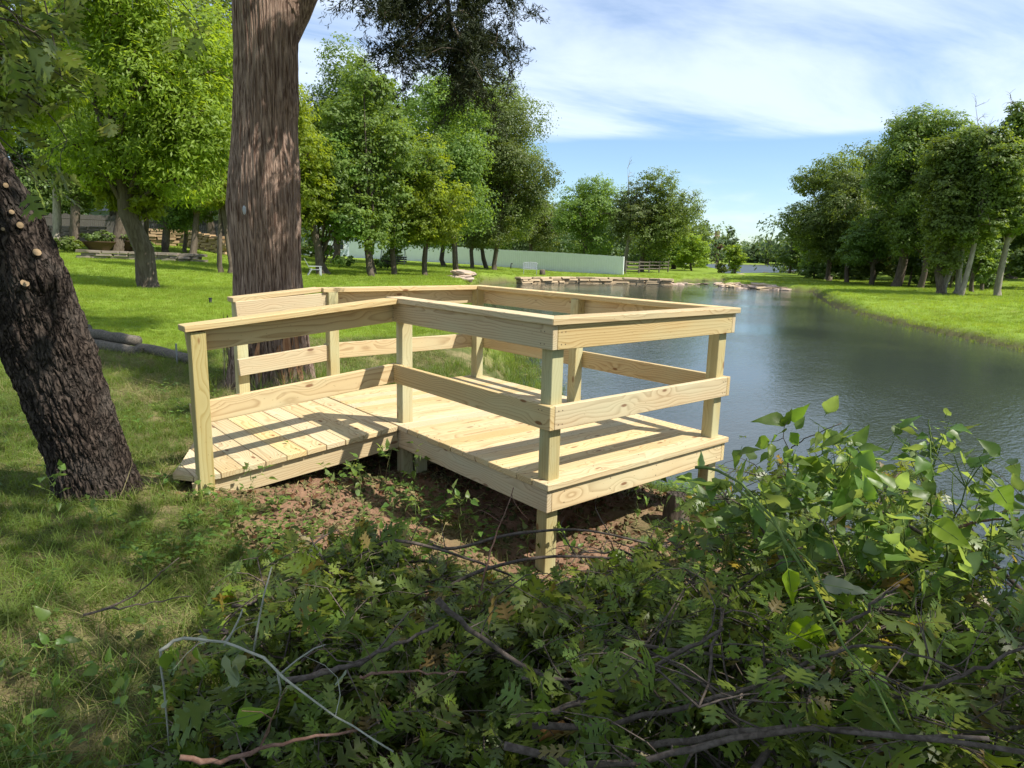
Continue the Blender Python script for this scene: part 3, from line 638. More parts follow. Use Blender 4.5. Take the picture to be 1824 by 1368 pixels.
tree('shade_tree', 'open crowned tree beside the rustic rail fence', 1140, 484, (1115, 1240, 300, 470), M_mid, M_bark, 11, .22, 32, 13, 2.6)
tree('shade_tree', 'low dark tree behind the rustic rail fence', 1172, 92, (1125, 1230, 380, 488), M_mid, M_bark, 8, .24, 33, 11, 3)
tree('shrub', 'bright leafy shrub right of rustic rail fence by the inlet', 1235, 88, (1195, 1267, 415, 489), M_lime, M_bark, 4, .22, 34, 9, 3, cat='shrub')
tree('shade_tree', 'slim distant tree left of the far brick tower', 1256, 135, (1238, 1272, 386, 470), M_far, M_bark, 4, .35, 35, 7, 3)
tree('shade_tree', 'distant round topped tree right of the far brick tower', 1303, 135, (1283, 1318, 401, 468), M_far, M_bark, 4, .35, 36, 7, 3)
tree('shade_tree', 'distant mid height tree behind the shrub by the inlet', 1232, 125, (1205, 1252, 402, 465), M_far, M_bark, 4, .33, 37, 7, 3)
tree('shade_tree', 'low distant tree below the far brick tower', 1280, 140, (1255, 1300, 422, 470), M_far, M_bark, 4, .33, 38, 7, 3)
tree('shrub', 'reddish brown dying shrub across the water below the brick tower', 1277, 118, (1262, 1294, 436, 470), M_red, M_palebark, 3, .16, 39, 6, 1.2, cat='shrub')
tree('shrub', 'bright green bush on the rocky point between pond and far lake', 1312, 79, (1283, 1334, 436, 490), M_lime, M_bark, 4, .2, 40, 8, 3, cat='shrub')
tree('shrub', 'dark low bush at left foot of the bright bush on the rocky point', 1288, 82, (1266, 1304, 466, 489), M_dark, M_bark, 3, .2, 41, 5, 3, cat='shrub')
# far bank
for i, (px, x0, x1, yt, yb, s_, lab) in enumerate([(1346, 1330, 1362, 430, 478, 50, 'leftmost round tree on the far lake bank'), (1369, 1355, 1384, 427, 478, 51, 'tallest tree on the far lake bank'), (1384, 1372, 1398, 433, 478, 52, 'tree on the far lake bank just right of the tallest'),
        (1402, 1390, 1420, 436, 478, 53, 'rightmost tree on the far lake bank against the dark near shrub'), (1334, 1318, 1344, 440, 478, 54, 'low tree on the far lake bank behind the bright bush'), (1440, 1420, 1470, 436, 478, 55, 'far bank tree seen through the right hand trees')]):
    tree('shade_tree', lab, px, 246, (x0, x1, yt, yb), M_far, M_bark, 3, .6, s_, 6, 3.4, group='trees on the far lake bank')
# right side
tree('shrub', 'big dark shrub at the water edge left of all the right bank trees', 1410, 84, (1388, 1450, 405, 499), M_dark, M_bark, 5, .2, 60, 10, 3.2, cat='shrub')
tree('shade_tree', 'yellow green small tree behind the dark water edge shrub', 1442, 78, (1412, 1482, 400, 480), M_lime, M_bark, 5, .2, 61, 9, 3)
tree('shade_tree', 'tree with open layered crown reaching left over the far lake', 1476, 500, (1396, 1545, 275, 470), M_mid, M_bark, 8, .19, 62, 15, 2.6, dead=[(1425, 330, 4)])
tree('shade_tree', 'dark forked tree right of the layered one on the right bank', 1505, 503, (1440, 1600, 310, 490), M_dark, M_bark, 8, .19, 63, 14, 2.8)
tree('shade_tree', 'largest right bank tree with thick dark trunk and tall round crown', 1598, 511, (1550, 1735, 180, 470), M_mid, M_bark, 15, .19, 64, 20, 2.8, nmax=48000, dead=[(1612, 405, 6)])
tree('shade_tree', 'low branched dark tree filling the space under the largest right bank crown', 1560, 60, (1480, 1640, 380, 495), M_dark, M_bark, 9, .2, 65, 13, 3)
tree('shade_tree', 'short trunked leafy tree between thick dark trunk and pale trunks', 1640, 514, (1590, 1710, 260, 500), M_mid, M_bark, 10, .17, 66, 12, 2.8)
tree('shade_tree', 'stout grey trunked tree left in the clump of pale trunks', 1672, 524, (1620, 1760, 240, 490), M_mid, M_bark, 13, .17, 67, 13, 2.6)
tree('shade_tree', 'tree with paired grey trunks in the right bank clump', 1692, 524, (1650, 1810, 220, 470), M_mid, M_palebark, 9, .17, 68, 14, 2.4, trunks=2)
tree('shade_tree', 'slender white trunked tree leaning right with bare twigs over its top', 1712, 527, (1690, 1830, 215, 480), M_mid, M_palebark, 8, .17, 69, 12, 2.2, top=(1768, 230), dead=[(1738, 190, 9), (1752, 215, 8)])
tree('shade_tree', 'thin young tree right of the slender white trunk', 1732, 521, (1705, 1775, 400, 505), M_mid, M_bark, 7, .15, 70, 9, 2.8)
tree('shade_tree', 'leafy sapling at right end of the pale trunk clump', 1748, 518, (1722, 1782, 410, 508), M_mid, M_bark, 6, .15, 71, 8, 2.8)
tree('shade_tree', 'tall thin topped tree with bare twigs at the right edge', 1790, 47, (1735, 1910, 180, 470), M_mid, M_palebark, 10, .18, 72, 15, 2.2, dead=[(1800, 175, 9), (1822, 190, 7)])
tree('shade_tree', 'leaning trunk tree at the right edge of the photo in front of dark undergrowth', 1800, 496, (1770, 1990, 230, 440), M_dark, M_bark, 14, .19, 73, 14, 2.4, top=(1850, 400))
tree('shrub', 'dark undergrowth thicket behind the pale trunks at far right', 1790, 64, (1735, 1860, 410, 500), M_dark, M_bark, 5, .2, 74, 10, 3, cat='shrub')
tree('shrub', 'dark undergrowth thicket behind the thick dark trunk', 1650, 66, (1590, 1745, 400, 502), M_dark, M_bark, 5, .2, 75, 12, 3, cat='shrub')
tree('shrub', 'dark undergrowth thicket behind the layered tree', 1530, 72, (1450, 1600, 420, 502), M_dark, M_bark, 5, .2, 76, 12, 3, cat='shrub')
tree('shade_tree', 'tall dark tree in the wood behind the right bank clump', 1700, 75, (1600, 1840, 290, 480), M_dark, M_bark, 10, .24, 77, 14, 2.6)

for px, D, x0, x1, yt, lab in [(1455, 70, 1425, 1500, 438, 'dark leafy shrub between the two trunks nearest the far lake'), (1560, 62, 1515, 1610, 430, 'wide dark shrub just left of the thick dark trunk'), (1625, 60, 1590, 1670, 440, 'dark shrub just right of the thick dark trunk'), (1700, 58, 1655, 1755, 435, 'dark shrub behind the grey trunk clump'), (1765, 56, 1730, 1810, 430, 'blackish shrub right of the trunk clump'), (1840, 58, 1795, 1900, 425, 'blackish shrub at the right edge of the photo')]:
    tree('shrub', lab, px, D, (x0, x1, yt, 508), M_dark, M_bark, 4, .2, px, 8, 3.4, cat='shrub', limbs=False)
for px, D, x0, x1, yt, lab in [(560, 62, 530, 600, 415, 'dark bush under the tallest broad tree beyond the lawn chair'), (450, 50, 420, 500, 400, 'bush just hidden behind the cedar trunk'), (50, 60, 0, 110, 380, 'bush rising behind the left end of the old board fence')]:
    tree('shrub', lab, px, D, (x0, x1, yt, 462), M_dark, M_bark, 4, .2, px, 8, 3, cat='shrub', limbs=False)

for px, D, box, lm, lab in [(660, 62, (590, 750, 130, 450), M_mid, 'broad tree filling the gap behind the twin straight trunks'), (790, 64, (715, 865, 150, 445), M_mid, 'tree standing behind the swing against the green fence'), (1560, 72, (1470, 1665, 255, 485), M_mid, 'tall tree behind the layered right bank tree'), (1850, 62, (1765, 1970, 215, 480), M_mid, 'tall tree closing the right edge of the photo'), (300, 62, (215, 400, 60, 395), M_mid, 'tall tree behind the orange stone wall'), (1200, 96, (1150, 1262, 372, 480), M_mid, 'rounded tree between the rustic rail fence and the inlet')]:
    tree('shade_tree', lab, px, D, box, lm, M_bark, 9, .24, px+7, 12, 2.6)

# the wood that closes the horizon, one mass nobody could count
r = np.random.default_rng(99); LB = []
for px in range(-500, 2500, 22):
    D = r.uniform(300, 380) if 1180 < px < 1450 else r.uniform(120, 170) if px > 1450 else r.uniform(140, 190)
    p = GD(px, D); h = r.uniform(8, 12)*(1 if D < 250 else 1.1)
    if 1180 < px < 1450: h *= .85
    LB.append(((p[0], p[1], max(p[2], -1)+h*.5), (h*.6, h*.6, h*.55)))
for px in list(range(-500, 1240, 16))+list(range(1425, 2500, 16)):
    D = r.uniform(100, 118) if px < 1010 else r.uniform(108, 120) if px < 1425 else r.uniform(82, 92)
    p = GD(px, D); h = r.uniform(4.0, 7.5) if px < 900 or px > 1425 else r.uniform(6.5, 8.5)
    LB.append(((p[0], p[1], max(p[2], -1)+h*.42), (h*.7, h*.7, h*.55)))
for px in range(1322, 1440, 9):
    p = GD(px, r.uniform(250, 262)); h = r.uniform(5, 8); LB.append(((p[0], p[1], max(p[2], -1)+h*.45), (h*.8, h*.8, h*.6)))
def wood(LB, n, s_): return cloud(LB, n, s_, r, .6, clump=.24)
fr_ = [l for l in LB if np.hypot(l[0][0]-CAM[0], l[0][1]-CAM[1]) > 130]; nr_ = [l for l in LB if np.hypot(l[0][0]-CAM[0], l[0][1]-CAM[1]) <= 130]
Va, Fa = wood(fr_, 90000, .8); Vb, Fb = wood(nr_, 150000, .36)
link('distant_wood', mesh('distant_wood', np.concatenate([Va, Vb]), np.concatenate([Fa, Fb+len(Va)]), M_far), kind='stuff')
M_sawn = plain('greyed_sawn_wood', (.30, .21, .12), .85, var=.4, sc_=30)
# ------------------------------------------------------------------ the big cedar
def bark_trunk(path, radii, nth, nz, ridge_f, twist, amp, seed, flute=None, bulges=()):
    """a trunk with real bark relief: path = list of 3d points, radii to match"""
    path = np.asarray(path, float); u = np.linspace(0, 1, len(path)); t = np.linspace(0, 1, nz)
    P = np.stack([np.interp(t, u, path[:, i]) for i in range(3)], 1); R = np.interp(t, u, radii)
    for _ in range(3):
        P[1:-1] = (P[:-2]+2*P[1:-1]+P[2:])/4; R[1:-1] = (R[:-2]+2*R[1:-1]+R[2:])/4
    ln = np.concatenate([[0], np.cumsum(np.linalg.norm(np.diff(P, axis=0), axis=1))])
    th = np.linspace(0, 2*math.pi, nth, endpoint=False); TH, ZZ = np.meshgrid(th, ln)
    T = np.gradient(P, axis=0); T /= np.linalg.norm(T, axis=1, keepdims=True)
    a = np.cross(T, np.array([0, 1., 0])); a /= np.linalg.norm(a, axis=1, keepdims=True); b_ = np.cross(T, a)
    def per(f, zf, s, o=3):                     # noise that closes round the trunk
        tt = TH+twist*ZZ; k = f/(2*math.pi); x = (tt % (2*math.pi))*k; w_ = ss(.85, 1, x/f)
        return fbm(x, ZZ*zf, s, o)*(1-w_)+fbm(x-f, ZZ*zf, s, o)*w_
    rid = np.abs(per(ridge_f, 1.6 if twist else 7, seed, 4)-.5)*2; rid = rid if twist else np.minimum(rid*2.2, 1)**.7
    RR_ = R[:, None]*(1+.05*(per(4, .8, seed+9, 2)-.5)*2)+amp*(rid-.4)+amp*.8*(per(ridge_f*3, 4 if twist else 22, seed+5, 2)-.5)
    if twist: RR_ = RR_+amp*1.5*(np.abs(per(19, .45, seed+21, 3)-.5)*2-.4)
    if flute is not None: RR_ = RR_+flute(TH, ZZ)
    for (bt_, bz, br, bh) in bulges:
        dth = np.angle(np.exp(1j*(TH-bt_))); RR_ = RR_+bh*np.exp(-((dth*R[:, None])**2+(ZZ-bz)**2)/br**2)
    V = P[:, None]+RR_[..., None]*(np.cos(TH)[..., None]*a[:, None]+np.sin(TH)[..., None]*b_[:, None])
    I = np.arange(nz-1)[:, None]*nth; J = np.arange(nth)[None]; J2 = (J+1) % nth
    F = np.stack([I+J, I+J2, I+nth+J2, I+nth+J], -1).reshape(-1, 4)
    return V.reshape(-1, 3), F, P
cb_ = np.array([.03, 4.50, 0]); cb_[2] = gz(cb_[0], cb_[1])
Dc = float(np.hypot(*(cb_-CAM)[:2]))
cedar = thing('cedar_tree', 'big old cedar with shredding reddish bark growing behind the ramp of the deck', 'tree', cb_)
pth = [W3(484, 740, Dc)-cb_, W3(483, 690, Dc)-cb_, W3(481, 560, Dc)-cb_, W3(477, 480, Dc)-cb_, W3(472, 370, Dc)-cb_, W3(474, 220, Dc)-cb_, W3(474, 90, Dc)-cb_, W3(474, -60, Dc)-cb_, W3(470, -260, Dc)-cb_, W3(474, -560, Dc)-cb_, W3(470, -1000, Dc)-cb_]
pth[0][2] = -.3; ppm = 1213.65/Dc/2
flute = lambda TH, ZZ: np.exp(-ZZ/.45)*(.055*np.sin(TH*5+.6)+.035*np.sin(TH*9+2))
V, F, _ = bark_trunk(pth, np.array([168, 142, 116, 110, 117, 102, 96, 104, 84, 62, 36])/2/ppm/2, 520, 620, 80, .10, .021, 51, flute, [(2.2, 3.2, .14, .03), (4.6, 2.55, .16, .035), (3.4, 3.9, .1, .03)])
link('trunk', mesh('cedar_trunk', V, F, M_cedarbark, True), cedar)
r = np.random.default_rng(5)
# peeled strips at the foot and loose shreds
g_ = Geo()
for k in range(150):
    a = r.uniform(0, 2*math.pi); z0 = r.uniform(0, .55)**1.2; l = r.uniform(.12, .5); rr_ = .365+.085*math.exp(-z0/.4)+r.uniform(-.015, .012)
    wd_ = r.uniform(.004, .012); P_ = []
    for q in np.linspace(0, 1, 5):
        aa = a+.05*q; o_ = .03*(q-.2)**2; P_.append((rr_+o_)*np.array([math.cos(aa), math.sin(aa), 0])+np.array([0, 0, z0+l*(1-q)]))
    tn = np.array([-math.sin(a), math.cos(a), 0])*wd_
    V_ = [p-tn for p in P_]+[p+tn for p in P_]; g_.add(V_, [(i, i+1, i+6, i+5) for i in range(4)])
link('bark_shreds', g_.mesh('bark_shreds', M_cedarbark), cedar, kind='stuff')
g_ = Geo()                                        # peeled orange patches low on the side facing the deck
fdir = (CAM-cb_)[:2]; fa = math.atan2(fdir[1], fdir[0])
for (da, z0, l, wd_) in [(.55, .12, .55, .05), (.85, .05, .6, .07), (.30, .02, .45, .04), (1.05, .3, .5, .04), (-.2, .1, .4, .03), (.7, .62, .35, .03)]:
    P0 = []
    for q in np.linspace(0, 1, 7):
        z_ = z0+l*q; rr_ = .375+.09*math.exp(-z_/.4); ww = wd_*math.sin(math.pi*(.12+.76*q))
        for s_ in (-1, 0, 1): an = fa+da+s_*ww/rr_+.03*math.sin(q*7); P0.append(np.array([math.cos(an)*(rr_+.012*(s_ == 0)), math.sin(an)*(rr_+.012*(s_ == 0)), z_]))
    g_.add(P0, [(3*i+j, 3*i+j+1, 3*i+j+4, 3*i+j+3) for i in range(6) for j in range(2)])
link('peeled_patch', g_.mesh('peeled_patch', M_cedarred, True), cedar)
# fork that leaves to the right near the top of the picture
f0 = W3(505, 60, Dc)-cb_; f1 = W3(545, -30, Dc)-cb_; f2 = W3(640, -220, Dc)-cb_; f3 = W3(760, -420, Dc-.8)-cb_
V, F, _ = bark_trunk([f0, f0*.5+f1*.5, f1, f2, f3], np.array([50, 52, 50, 44, 26])/2/ppm/2, 200, 160, 32, .12, .012, 71)
link('limb', mesh('cedar_limb', V, F, M_cedarbark, True), cedar)
# foliage spray hanging into view: scale-leaf tufts
def cedar_spray(paths, n_side, seed, nlen=.032):
    r = np.random.default_rng(seed); g_ = Geo(); C = []; AX = []
    for P_, R0 in paths:
        P_ = [np.asarray(p) for p in P_]; g_.tube(P_, list(np.linspace(R0, R0*.25, len(P_))), 5)
        for k in range(n_side):
            t = r.uniform(.1, 1)*(len(P_)-1); i = min(int(t), len(P_)-2); a_ = P_[i]+(P_[i+1]-P_[i])*(t-i)
            d_ = rdir(1, r)[0]*.8+np.array([0, 0, -.35]); l = r.uniform(.18, .48); b_ = a_+d_*l; tw_ = curve(a_, b_, r, 5, .2); g_.tube(tw_, [.006, .005, .004, .003, .002], 3)
            for q in range(24):
                c_ = tw_[r.integers(1, 5)]+r.normal(size=3)*.03; d2 = rdir(1, r)[0]+d_*.7
                for s_ in range(9): C.append(c_+d2*.011*s_+r.normal(size=3)*.009); AX.append(d2+r.normal(size=3)*.6)
    C = np.array(C); AX = np.array(AX); Nn = rdir(len(C), r)
    V, F = rhombs(C, Nn, AX, nlen*(.5+.6*r.random(len(C))), .16)
    return g_, V, F
D2 = 6.3
def Q(px, py, D=D2): return W3(px, py, D)-cb_
paths = [([Q(760, -420, 6.6), Q(770, -200), Q(790, -60), Q(800, 20), Q(808, 85), Q(815, 130)], .035), ([Q(790, -60), Q(830, 20), Q(860, 60), Q(895, 85)], .018), ([Q(780, -120), Q(720, -30), Q(700, 20), Q(690, 60)], .016),
         ([Q(800, 0), Q(750, 40), Q(725, 80), Q(712, 100)], .013), ([Q(700, -100), Q(670, -50), Q(660, -5)], .014), ([Q(850, -140), Q(880, -60), Q(905, 5)], .015), ([Q(805, 40, 6.1), Q(830, 90, 6.0), Q(850, 125, 5.9)], .012),
         ([Q(760, -10, 6.6), Q(770, 40, 6.7), Q(755, 85, 6.8)], .012), ([Q(830, 30, 6.7), Q(870, 70, 6.8), Q(900, 100, 6.9)], .012), ([Q(740, -60, 6.7), Q(735, 0, 6.8), Q(740, 50, 6.9)], .012), ([Q(812, 110), Q(835, 140), Q(845, 158)], .008)]
g_, V, F = cedar_spray(paths, 16, 8)
link('hanging_bough', g_.mesh('hanging_bough', M_bark), cedar); link('foliage', mesh('cedar_foliage', V, F, M_cedar), cedar)
LBc = [((-.3+r.normal()*.9, .2+r.normal()*.9, z_), (1.5, 1.5, .8)) for z_ in (6.6, 7.4, 8.2, 9.2, 10.2)]+[((.9+.4*k, -1.0-.62*k, 4.2+.95*k+s_), (.75, .55, .4)) for k in (0, 2, 4) for s_ in (0, 2.1, 4.2)]+[((r.uniform(-3.6, 3.6), r.uniform(-3, 3), z_), (1.7, 1.7, .9)) for z_ in np.linspace(12, 20, 17)]+[((2.0, .9, 7.0), (1.3, 1.3, .6)), ((1.3, -1.0, 7.4), (1.0, .9, .5)), ((-1.8, -.2, 7.2), (1.4, 1.2, .6)), ((.9, -1.6, 6.9), (.8, .6, .4)), ((.4, -2.4, 8.4), (1.1, .7, .4)), ((1.8, -2.6, 9.4), (1.2, .6, .4))]
V, F = cloud(LBc, 70000, .13, r, .3, clump=.25)
link('crown', mesh('cedar_crown', V, F, M_cedar), cedar)
g_ = Geo()
for c_, rad in LBc: g_.tube(curve(np.array([0, 0, c_[2]-.9]), np.array(c_), r, 5), [.06, .05, .04, .03, .015], 5)
link('limbs', g_.mesh('limbs', M_cedarbark), cedar)

# ------------------------------------------------------------------ the leaning oak in front
Do = 4.85; ob = GD(178, Do)
oak = thing('oak_tree', 'leaning dark barked oak with pale sawn branch stubs at left foreground', 'tree', ob)
cx_ = [(188, 960, 170), (184, 915, 150), (176, 880, 148), (150, 790, 139), (110, 690, 140), (72, 590, 146), (40, 500, 140), (2, 400, 128), (-50, 310, 118), (-125, 220, 110), (-230, 110, 100), (-380, -60, 90), (-560, -330, 75), (-700, -700, 55)]
pth = [W3(px, py, Do-.02*i)-ob for i, (px, py, w_) in enumerate(cx_)]; pth[0][2] = -.35
rad = [w_/1213.65*Do/2*.98 for _, _, w_ in cx_]; rad = [q*.76 for q in rad]
flare = lambda TH, ZZ: .035*np.exp(-np.maximum(ZZ-.25, 0)/.12)*(1+.5*np.sin(TH*4+1))
V, F, Pc = bark_trunk(pth, rad, 460, 760, 44, 0, .018, 81, flare, [(2.0, 1.75, .12, .05), (3.6, 1.2, .1, .03), (3.2, 2.4, .12, .03)])
link('trunk', mesh('oak_trunk', V, F, M_oakbark, True), oak)
V3 = V.reshape(-1, 380, 3)
for (px, py, w_, h_) in [(8, 330, 14, 16), (18, 380, 14, 10), (33, 401, 18, 16), (64, 452, 22, 12), (42, 507, 22, 8), (2, 408, 10, 14)]:
    tgt = ray(px, py); tgt = tgt/np.linalg.norm(tgt); pp = V+ob-CAM; pr = pp@tgt; off = np.linalg.norm(pp-pr[:, None]*tgt, axis=1)+(pr*.15)
    k = int(np.argmin(off)); c_ = V[k]
    nrm = -tgt*.7+np.array([CR[0], CR[1], 0])*.35+np.array([0, 0, .45 if h_ < 13 else .1]); nrm /= np.linalg.norm(nrm)
    g_ = Geo(); ra = w_/1213.65*Do/2*.5
    g_.tube([c_-nrm*.08, c_+nrm*.012, c_+nrm*.024], [ra*1.25, ra*1.15, ra*.97], 14, cap=False)
    a_ = np.cross(nrm, [0, 0, 1]); a_ /= np.linalg.norm(a_); b_ = np.cross(nrm, a_); cc = c_+nrm*.022
    g2 = Geo(); g2.add([cc+nrm*.003]+[cc+ra*.97*(a_*math.cos(q)+b_*math.sin(q)) for q in np.linspace(0, 2*math.pi, 14, endpoint=False)], [(0, 1+i, 1+(i+1) % 14) for i in range(14)])
    st_ = link('branch_stub', g_.mesh('branch_stub', M_oakbark, True), oak); link('sawn_face', g2.mesh('sawn_face', M_sawn), st_)
# lobed leaf outline ------------------------------------------------
def lobed_leaf(length, seed, lobes=3, width=.42, bend=.2, curl=.25):
    """flat-lobed oak leaf along +x, with a fold along the midrib; returns V, F"""
    r = random.Random(seed); V = []; F = []
    xs = [0.10+.80*i/lobes for i in range(lobes+1)]
    mid = [0]+xs+[1.0]; mi = []
    def zf(x, y): return -bend*x*x*length*.6+curl*abs(y)*.5-.5*curl*y*y/length*2
    def vtx(x, y): V.append((x*length, y*length, zf(x, y*length))); return len(V)-1
    for x in mid: mi.append(vtx(x, 0))
    for s_ in (1, -1):
        sin = []
        for i, x in enumerate(xs): sin.append(vtx(x-.0, s_*(.045+.025*r.random())))
        for i in range(lobes):
            xm = (xs[i]+xs[i+1])/2; w_ = width*math.sin(math.pi*(.2+.62*(i+.6)/lobes))*(.85+.3*r.random()); fw_ = .13+.05*r.random(); hw = .3/lobes
            pt = [(xm-hw*.55+.01, .30), (xm+.01, .80), (xm+.045, .66), (xm+fw_, 1.06), (xm+fw_*.88, .64), (xm+fw_*1.45, .74), (xm+hw*.75+.02, .30)]
            f = [mi[i+1], sin[i]]+[vtx(a_, s_*w_*b_) for a_, b_ in pt]+[sin[i+1], mi[i+2]]
            F.append(tuple(f if s_ < 0 else f[::-1]))
        a = vtx(.93, s_*.10); F.append(tuple([mi[-2], sin[-1], a, mi[-1]][::(1 if s_ < 0 else -1)]))
        F.append(tuple([mi[0], sin[0], mi[1]][::(1 if s_ < 0 else -1)]))
    return V, F
def simple_leaf(length, width, bend, fold, point=1.0, n=6, wave=0.0, seed=0):
    r = random.Random(seed); V = []; F = []
    for i in range(n+1):
        x = i/n; w_ = width*math.sin(math.pi*x**(.62*point))*.5*(1-.25*x) if 0 < i < n else 0.0
        z = -bend*x*x*length
        V += [(x*length, 0, z), (x*length, w_*length, z+fold*w_*length+wave*length*math.sin(i*2.3+seed)*.06), (x*length, -w_*length, z+fold*w_*length+wave*length*math.cos(i*1.9+seed)*.06)]
    for i in range(n):
        a, b_ = 3*i, 3*i+3; F += [(a, b_, b_+1, a+1), (a, a+2, b_+2, b_)]
    return V, F
def tri_soup(V, F):                              # fan-triangulated copy as arrays for fast joining
    bm = bmesh.new(); vs = [bm.verts.new(v) for v in V]
    for f in F: bm.faces.new([vs[i] for i in dict.fromkeys(f)])
    bmesh.ops.triangulate(bm, faces=bm.faces[:]); bm.verts.index_update()
    T = np.array([[v.index for v in f.verts] for f in bm.faces]); Vv = np.array([v.co[:] for v in bm.verts]); bm.free(); return Vv, T
OAKL = [tri_soup(*lobed_leaf(1.0, s_, lobes=l_, width=w_, bend=b_, curl=c_)) for s_, l_, w_, b_, c_ in [(1, 3, .46, .2, .3), (2, 3, .50, .35, .2), (3, 3, .54, .05, .5), (4, 3, .42, .6, .4), (5, 3, .54, -.15, .3), (6, 3, .48, .3, -.4)]]
BRDL = [tri_soup(*simple_leaf(1.0, w_, b_, f_, p_, 6, .5, s_)) for s_, w_, b_, f_, p_ in [(1, .62, .2, .3, 1), (2, .5, .4, .2, 1), (3, .75, .1, .35, .8), (4, .55, -.1, .5, .9)]]
OAKM = []; BRDM = []
def leafmeshes(SRC, mats_, tag_):
    out = []
    for k, (V, T) in enumerate(SRC):
        for q, m_ in enumerate(mats_): me = mesh('%s_leaf' % tag_, V, T, m_, True); out.append(me)
    return out
def frame(ax, nr_, roll=None):
    x = ax/np.linalg.norm(ax); z = nr_-x*np.dot(nr_, x); z /= np.linalg.norm(z)+1e-9; y = np.cross(z, x); return x, y, z
def joined(SRC, items, r):
    """items: list of (pos, x, y, z, scale) -> one joined mesh"""
    VV = []; FF = []; o = 0
    for (p, x, y, z, s_) in items:
        V, T = SRC[r.integers(len(SRC))]
        VV.append(p+s_*(V[:, :1]*x+V[:, 1:2]*y+V[:, 2:]*z)); FF.append(T+o); o += len(V)
    return np.concatenate(VV), np.concatenate(FF)
def place_leaf(me, p, x, y, z, s_, parent, name='leaf'):
    o = bpy.data.objects.new(name, me); COL.objects.link(o); o.parent = parent
    o.matrix_local = Matrix(((x[0]*s_, y[0]*s_, z[0]*s_, p[0]), (x[1]*s_, y[1]*s_, z[1]*s_, p[1]), (x[2]*s_, y[2]*s_, z[2]*s_, p[2]), (0, 0, 0, 1))); return o
OAKM = leafmeshes(OAKL, [M_oakleaf], 'oak'); BRDM = leafmeshes(BRDL, [M_broad], 'broad')
# leafy twigs of the leaning oak that hang into the top left of the view
r = np.random.default_rng(21); g_ = Geo(); items = []
def leafy_twig(a, b, n, r, g_, items, size=.13, rad=.006, spread=.16, sag=.15, side=7):
    c_ = curve(a, b, r, 6, sag); g_.tube(c_, list(np.linspace(rad, rad*.3, 6)), 5)
    for k in range(side):
        i = r.integers(1, 6); d_ = rdir(1, r)[0]*spread; e_ = c_[i]+d_+(c_[-1]-c_[0])*.12; s_ = curve(c_[i], e_, r, 3, .1); g_.tube(s_, [rad*.35, rad*.28, rad*.15], 3)
        for q in range(max(1, n//side)):
            p_ = s_[2]+(s_[1]-s_[2])*r.uniform(0, .6)+r.normal(size=3)*.012; ax = d_/np.linalg.norm(d_)*.6+rdir(1, r)[0]*.8+np.array([0, 0, -.35]); nn = rdir(1, r)[0]*.7+np.array([0, 0, 1.0])
            items.append((p_, *frame(ax, nn), size*r.uniform(.55, 1.1)))
def QO(px, py, D=3.4): return W3(px, py, D)-ob
for (a, b, n) in [((-60, -150), (60, 60), 26), ((-80, 20), (100, 110), 30), ((-90, 60), (150, 170), 26), ((-60, 120), (120, 250), 26), ((-90, 180), (90, 330), 18), ((-40, -60), (160, 20), 26), ((-60, 250), (30, 300), 10), ((40, -80), (110, 140), 18), ((-90, 0), (40, 40), 24), ((-30, 90), (60, 200), 20)]:
    leafy_twig(QO(*a, 3.2+r.random()), QO(*b, 3.2+r.random()), n, r, g_, items, .125)
for (a, b, n) in [((150, -120), (300, 10), 10), ((200, -120), (345, 30), 12), ((160, -100), (245, 5), 8)]:
    leafy_twig(QO(*a, 3.3), QO(*b, 3.5), n, r, g_, items, .105)
tw_ = link('twigs', g_.mesh('twigs', M_twig), oak)
for it in items[:260]: place_leaf(OAKM[r.integers(len(OAKM))], *it, oak)

# ------------------------------------------------------------------ canopy overhead: unseen leaf clumps placed sunward to shade the near bank
def shade_prob(x, y):
    b_ = np.interp(x, [-6, -3, -2.4, -1.7, -1.1, -.4, .5, 2, 4, 7], [3.0, 2.2, 1.7, .95, .1, -.45, -.75, -.85, -1.3, -2.5])
    p_ = ss(-.35, .25, b_-y)
    gap = fbm(x*1.9+3, y*1.9, 77, 3)
    p_ = p_*(1-.96*ss(.49, .56, gap)*ss(3.2, .6, b_-y))
    dap = ss(.44, .54, fbm(x*.9, y*.55+4, 78, 3))*(x < -1.75-.25*np.maximum(y-1.6, 0))*ss(9.5, 7, y)
    p_ = p_*(1-.5*ss(.40, .56, fbm(x*2.3, y*2.3+9, 79, 3))*(x < -1.3)*ss(-1.0, .0, y))
    return np.maximum(p_, dap*.75*(y >= b_-.3))
r = np.random.default_rng(31); PT = []
while len(PT) < 640:
    x = r.uniform(-7.5, 5); y = r.uniform(-7.5, 8.5)
    if r.random() < shade_prob(np.array([x]), np.array([y]))[0]:
        h_ = r.uniform(5.0, 8.2); PT.append((x+.4*h_, y-.69*h_, h_-.3))
PT = np.array(PT)
def canopy(P_, o, base, m_, seed):
    r = np.random.default_rng(seed); n = 44
    C = (P_[:, None]+r.normal(size=(len(P_), n, 3))*np.array([.22, .22, .22])).reshape(-1, 3)-base
    V, F = rhombs(C, rdir(len(C), r)+np.array([0, 0, .5]), rdir(len(C), r), .10*(.6+.6*r.random(len(C))), .55)
    link('crown', mesh('crown', V, F, m_), o)
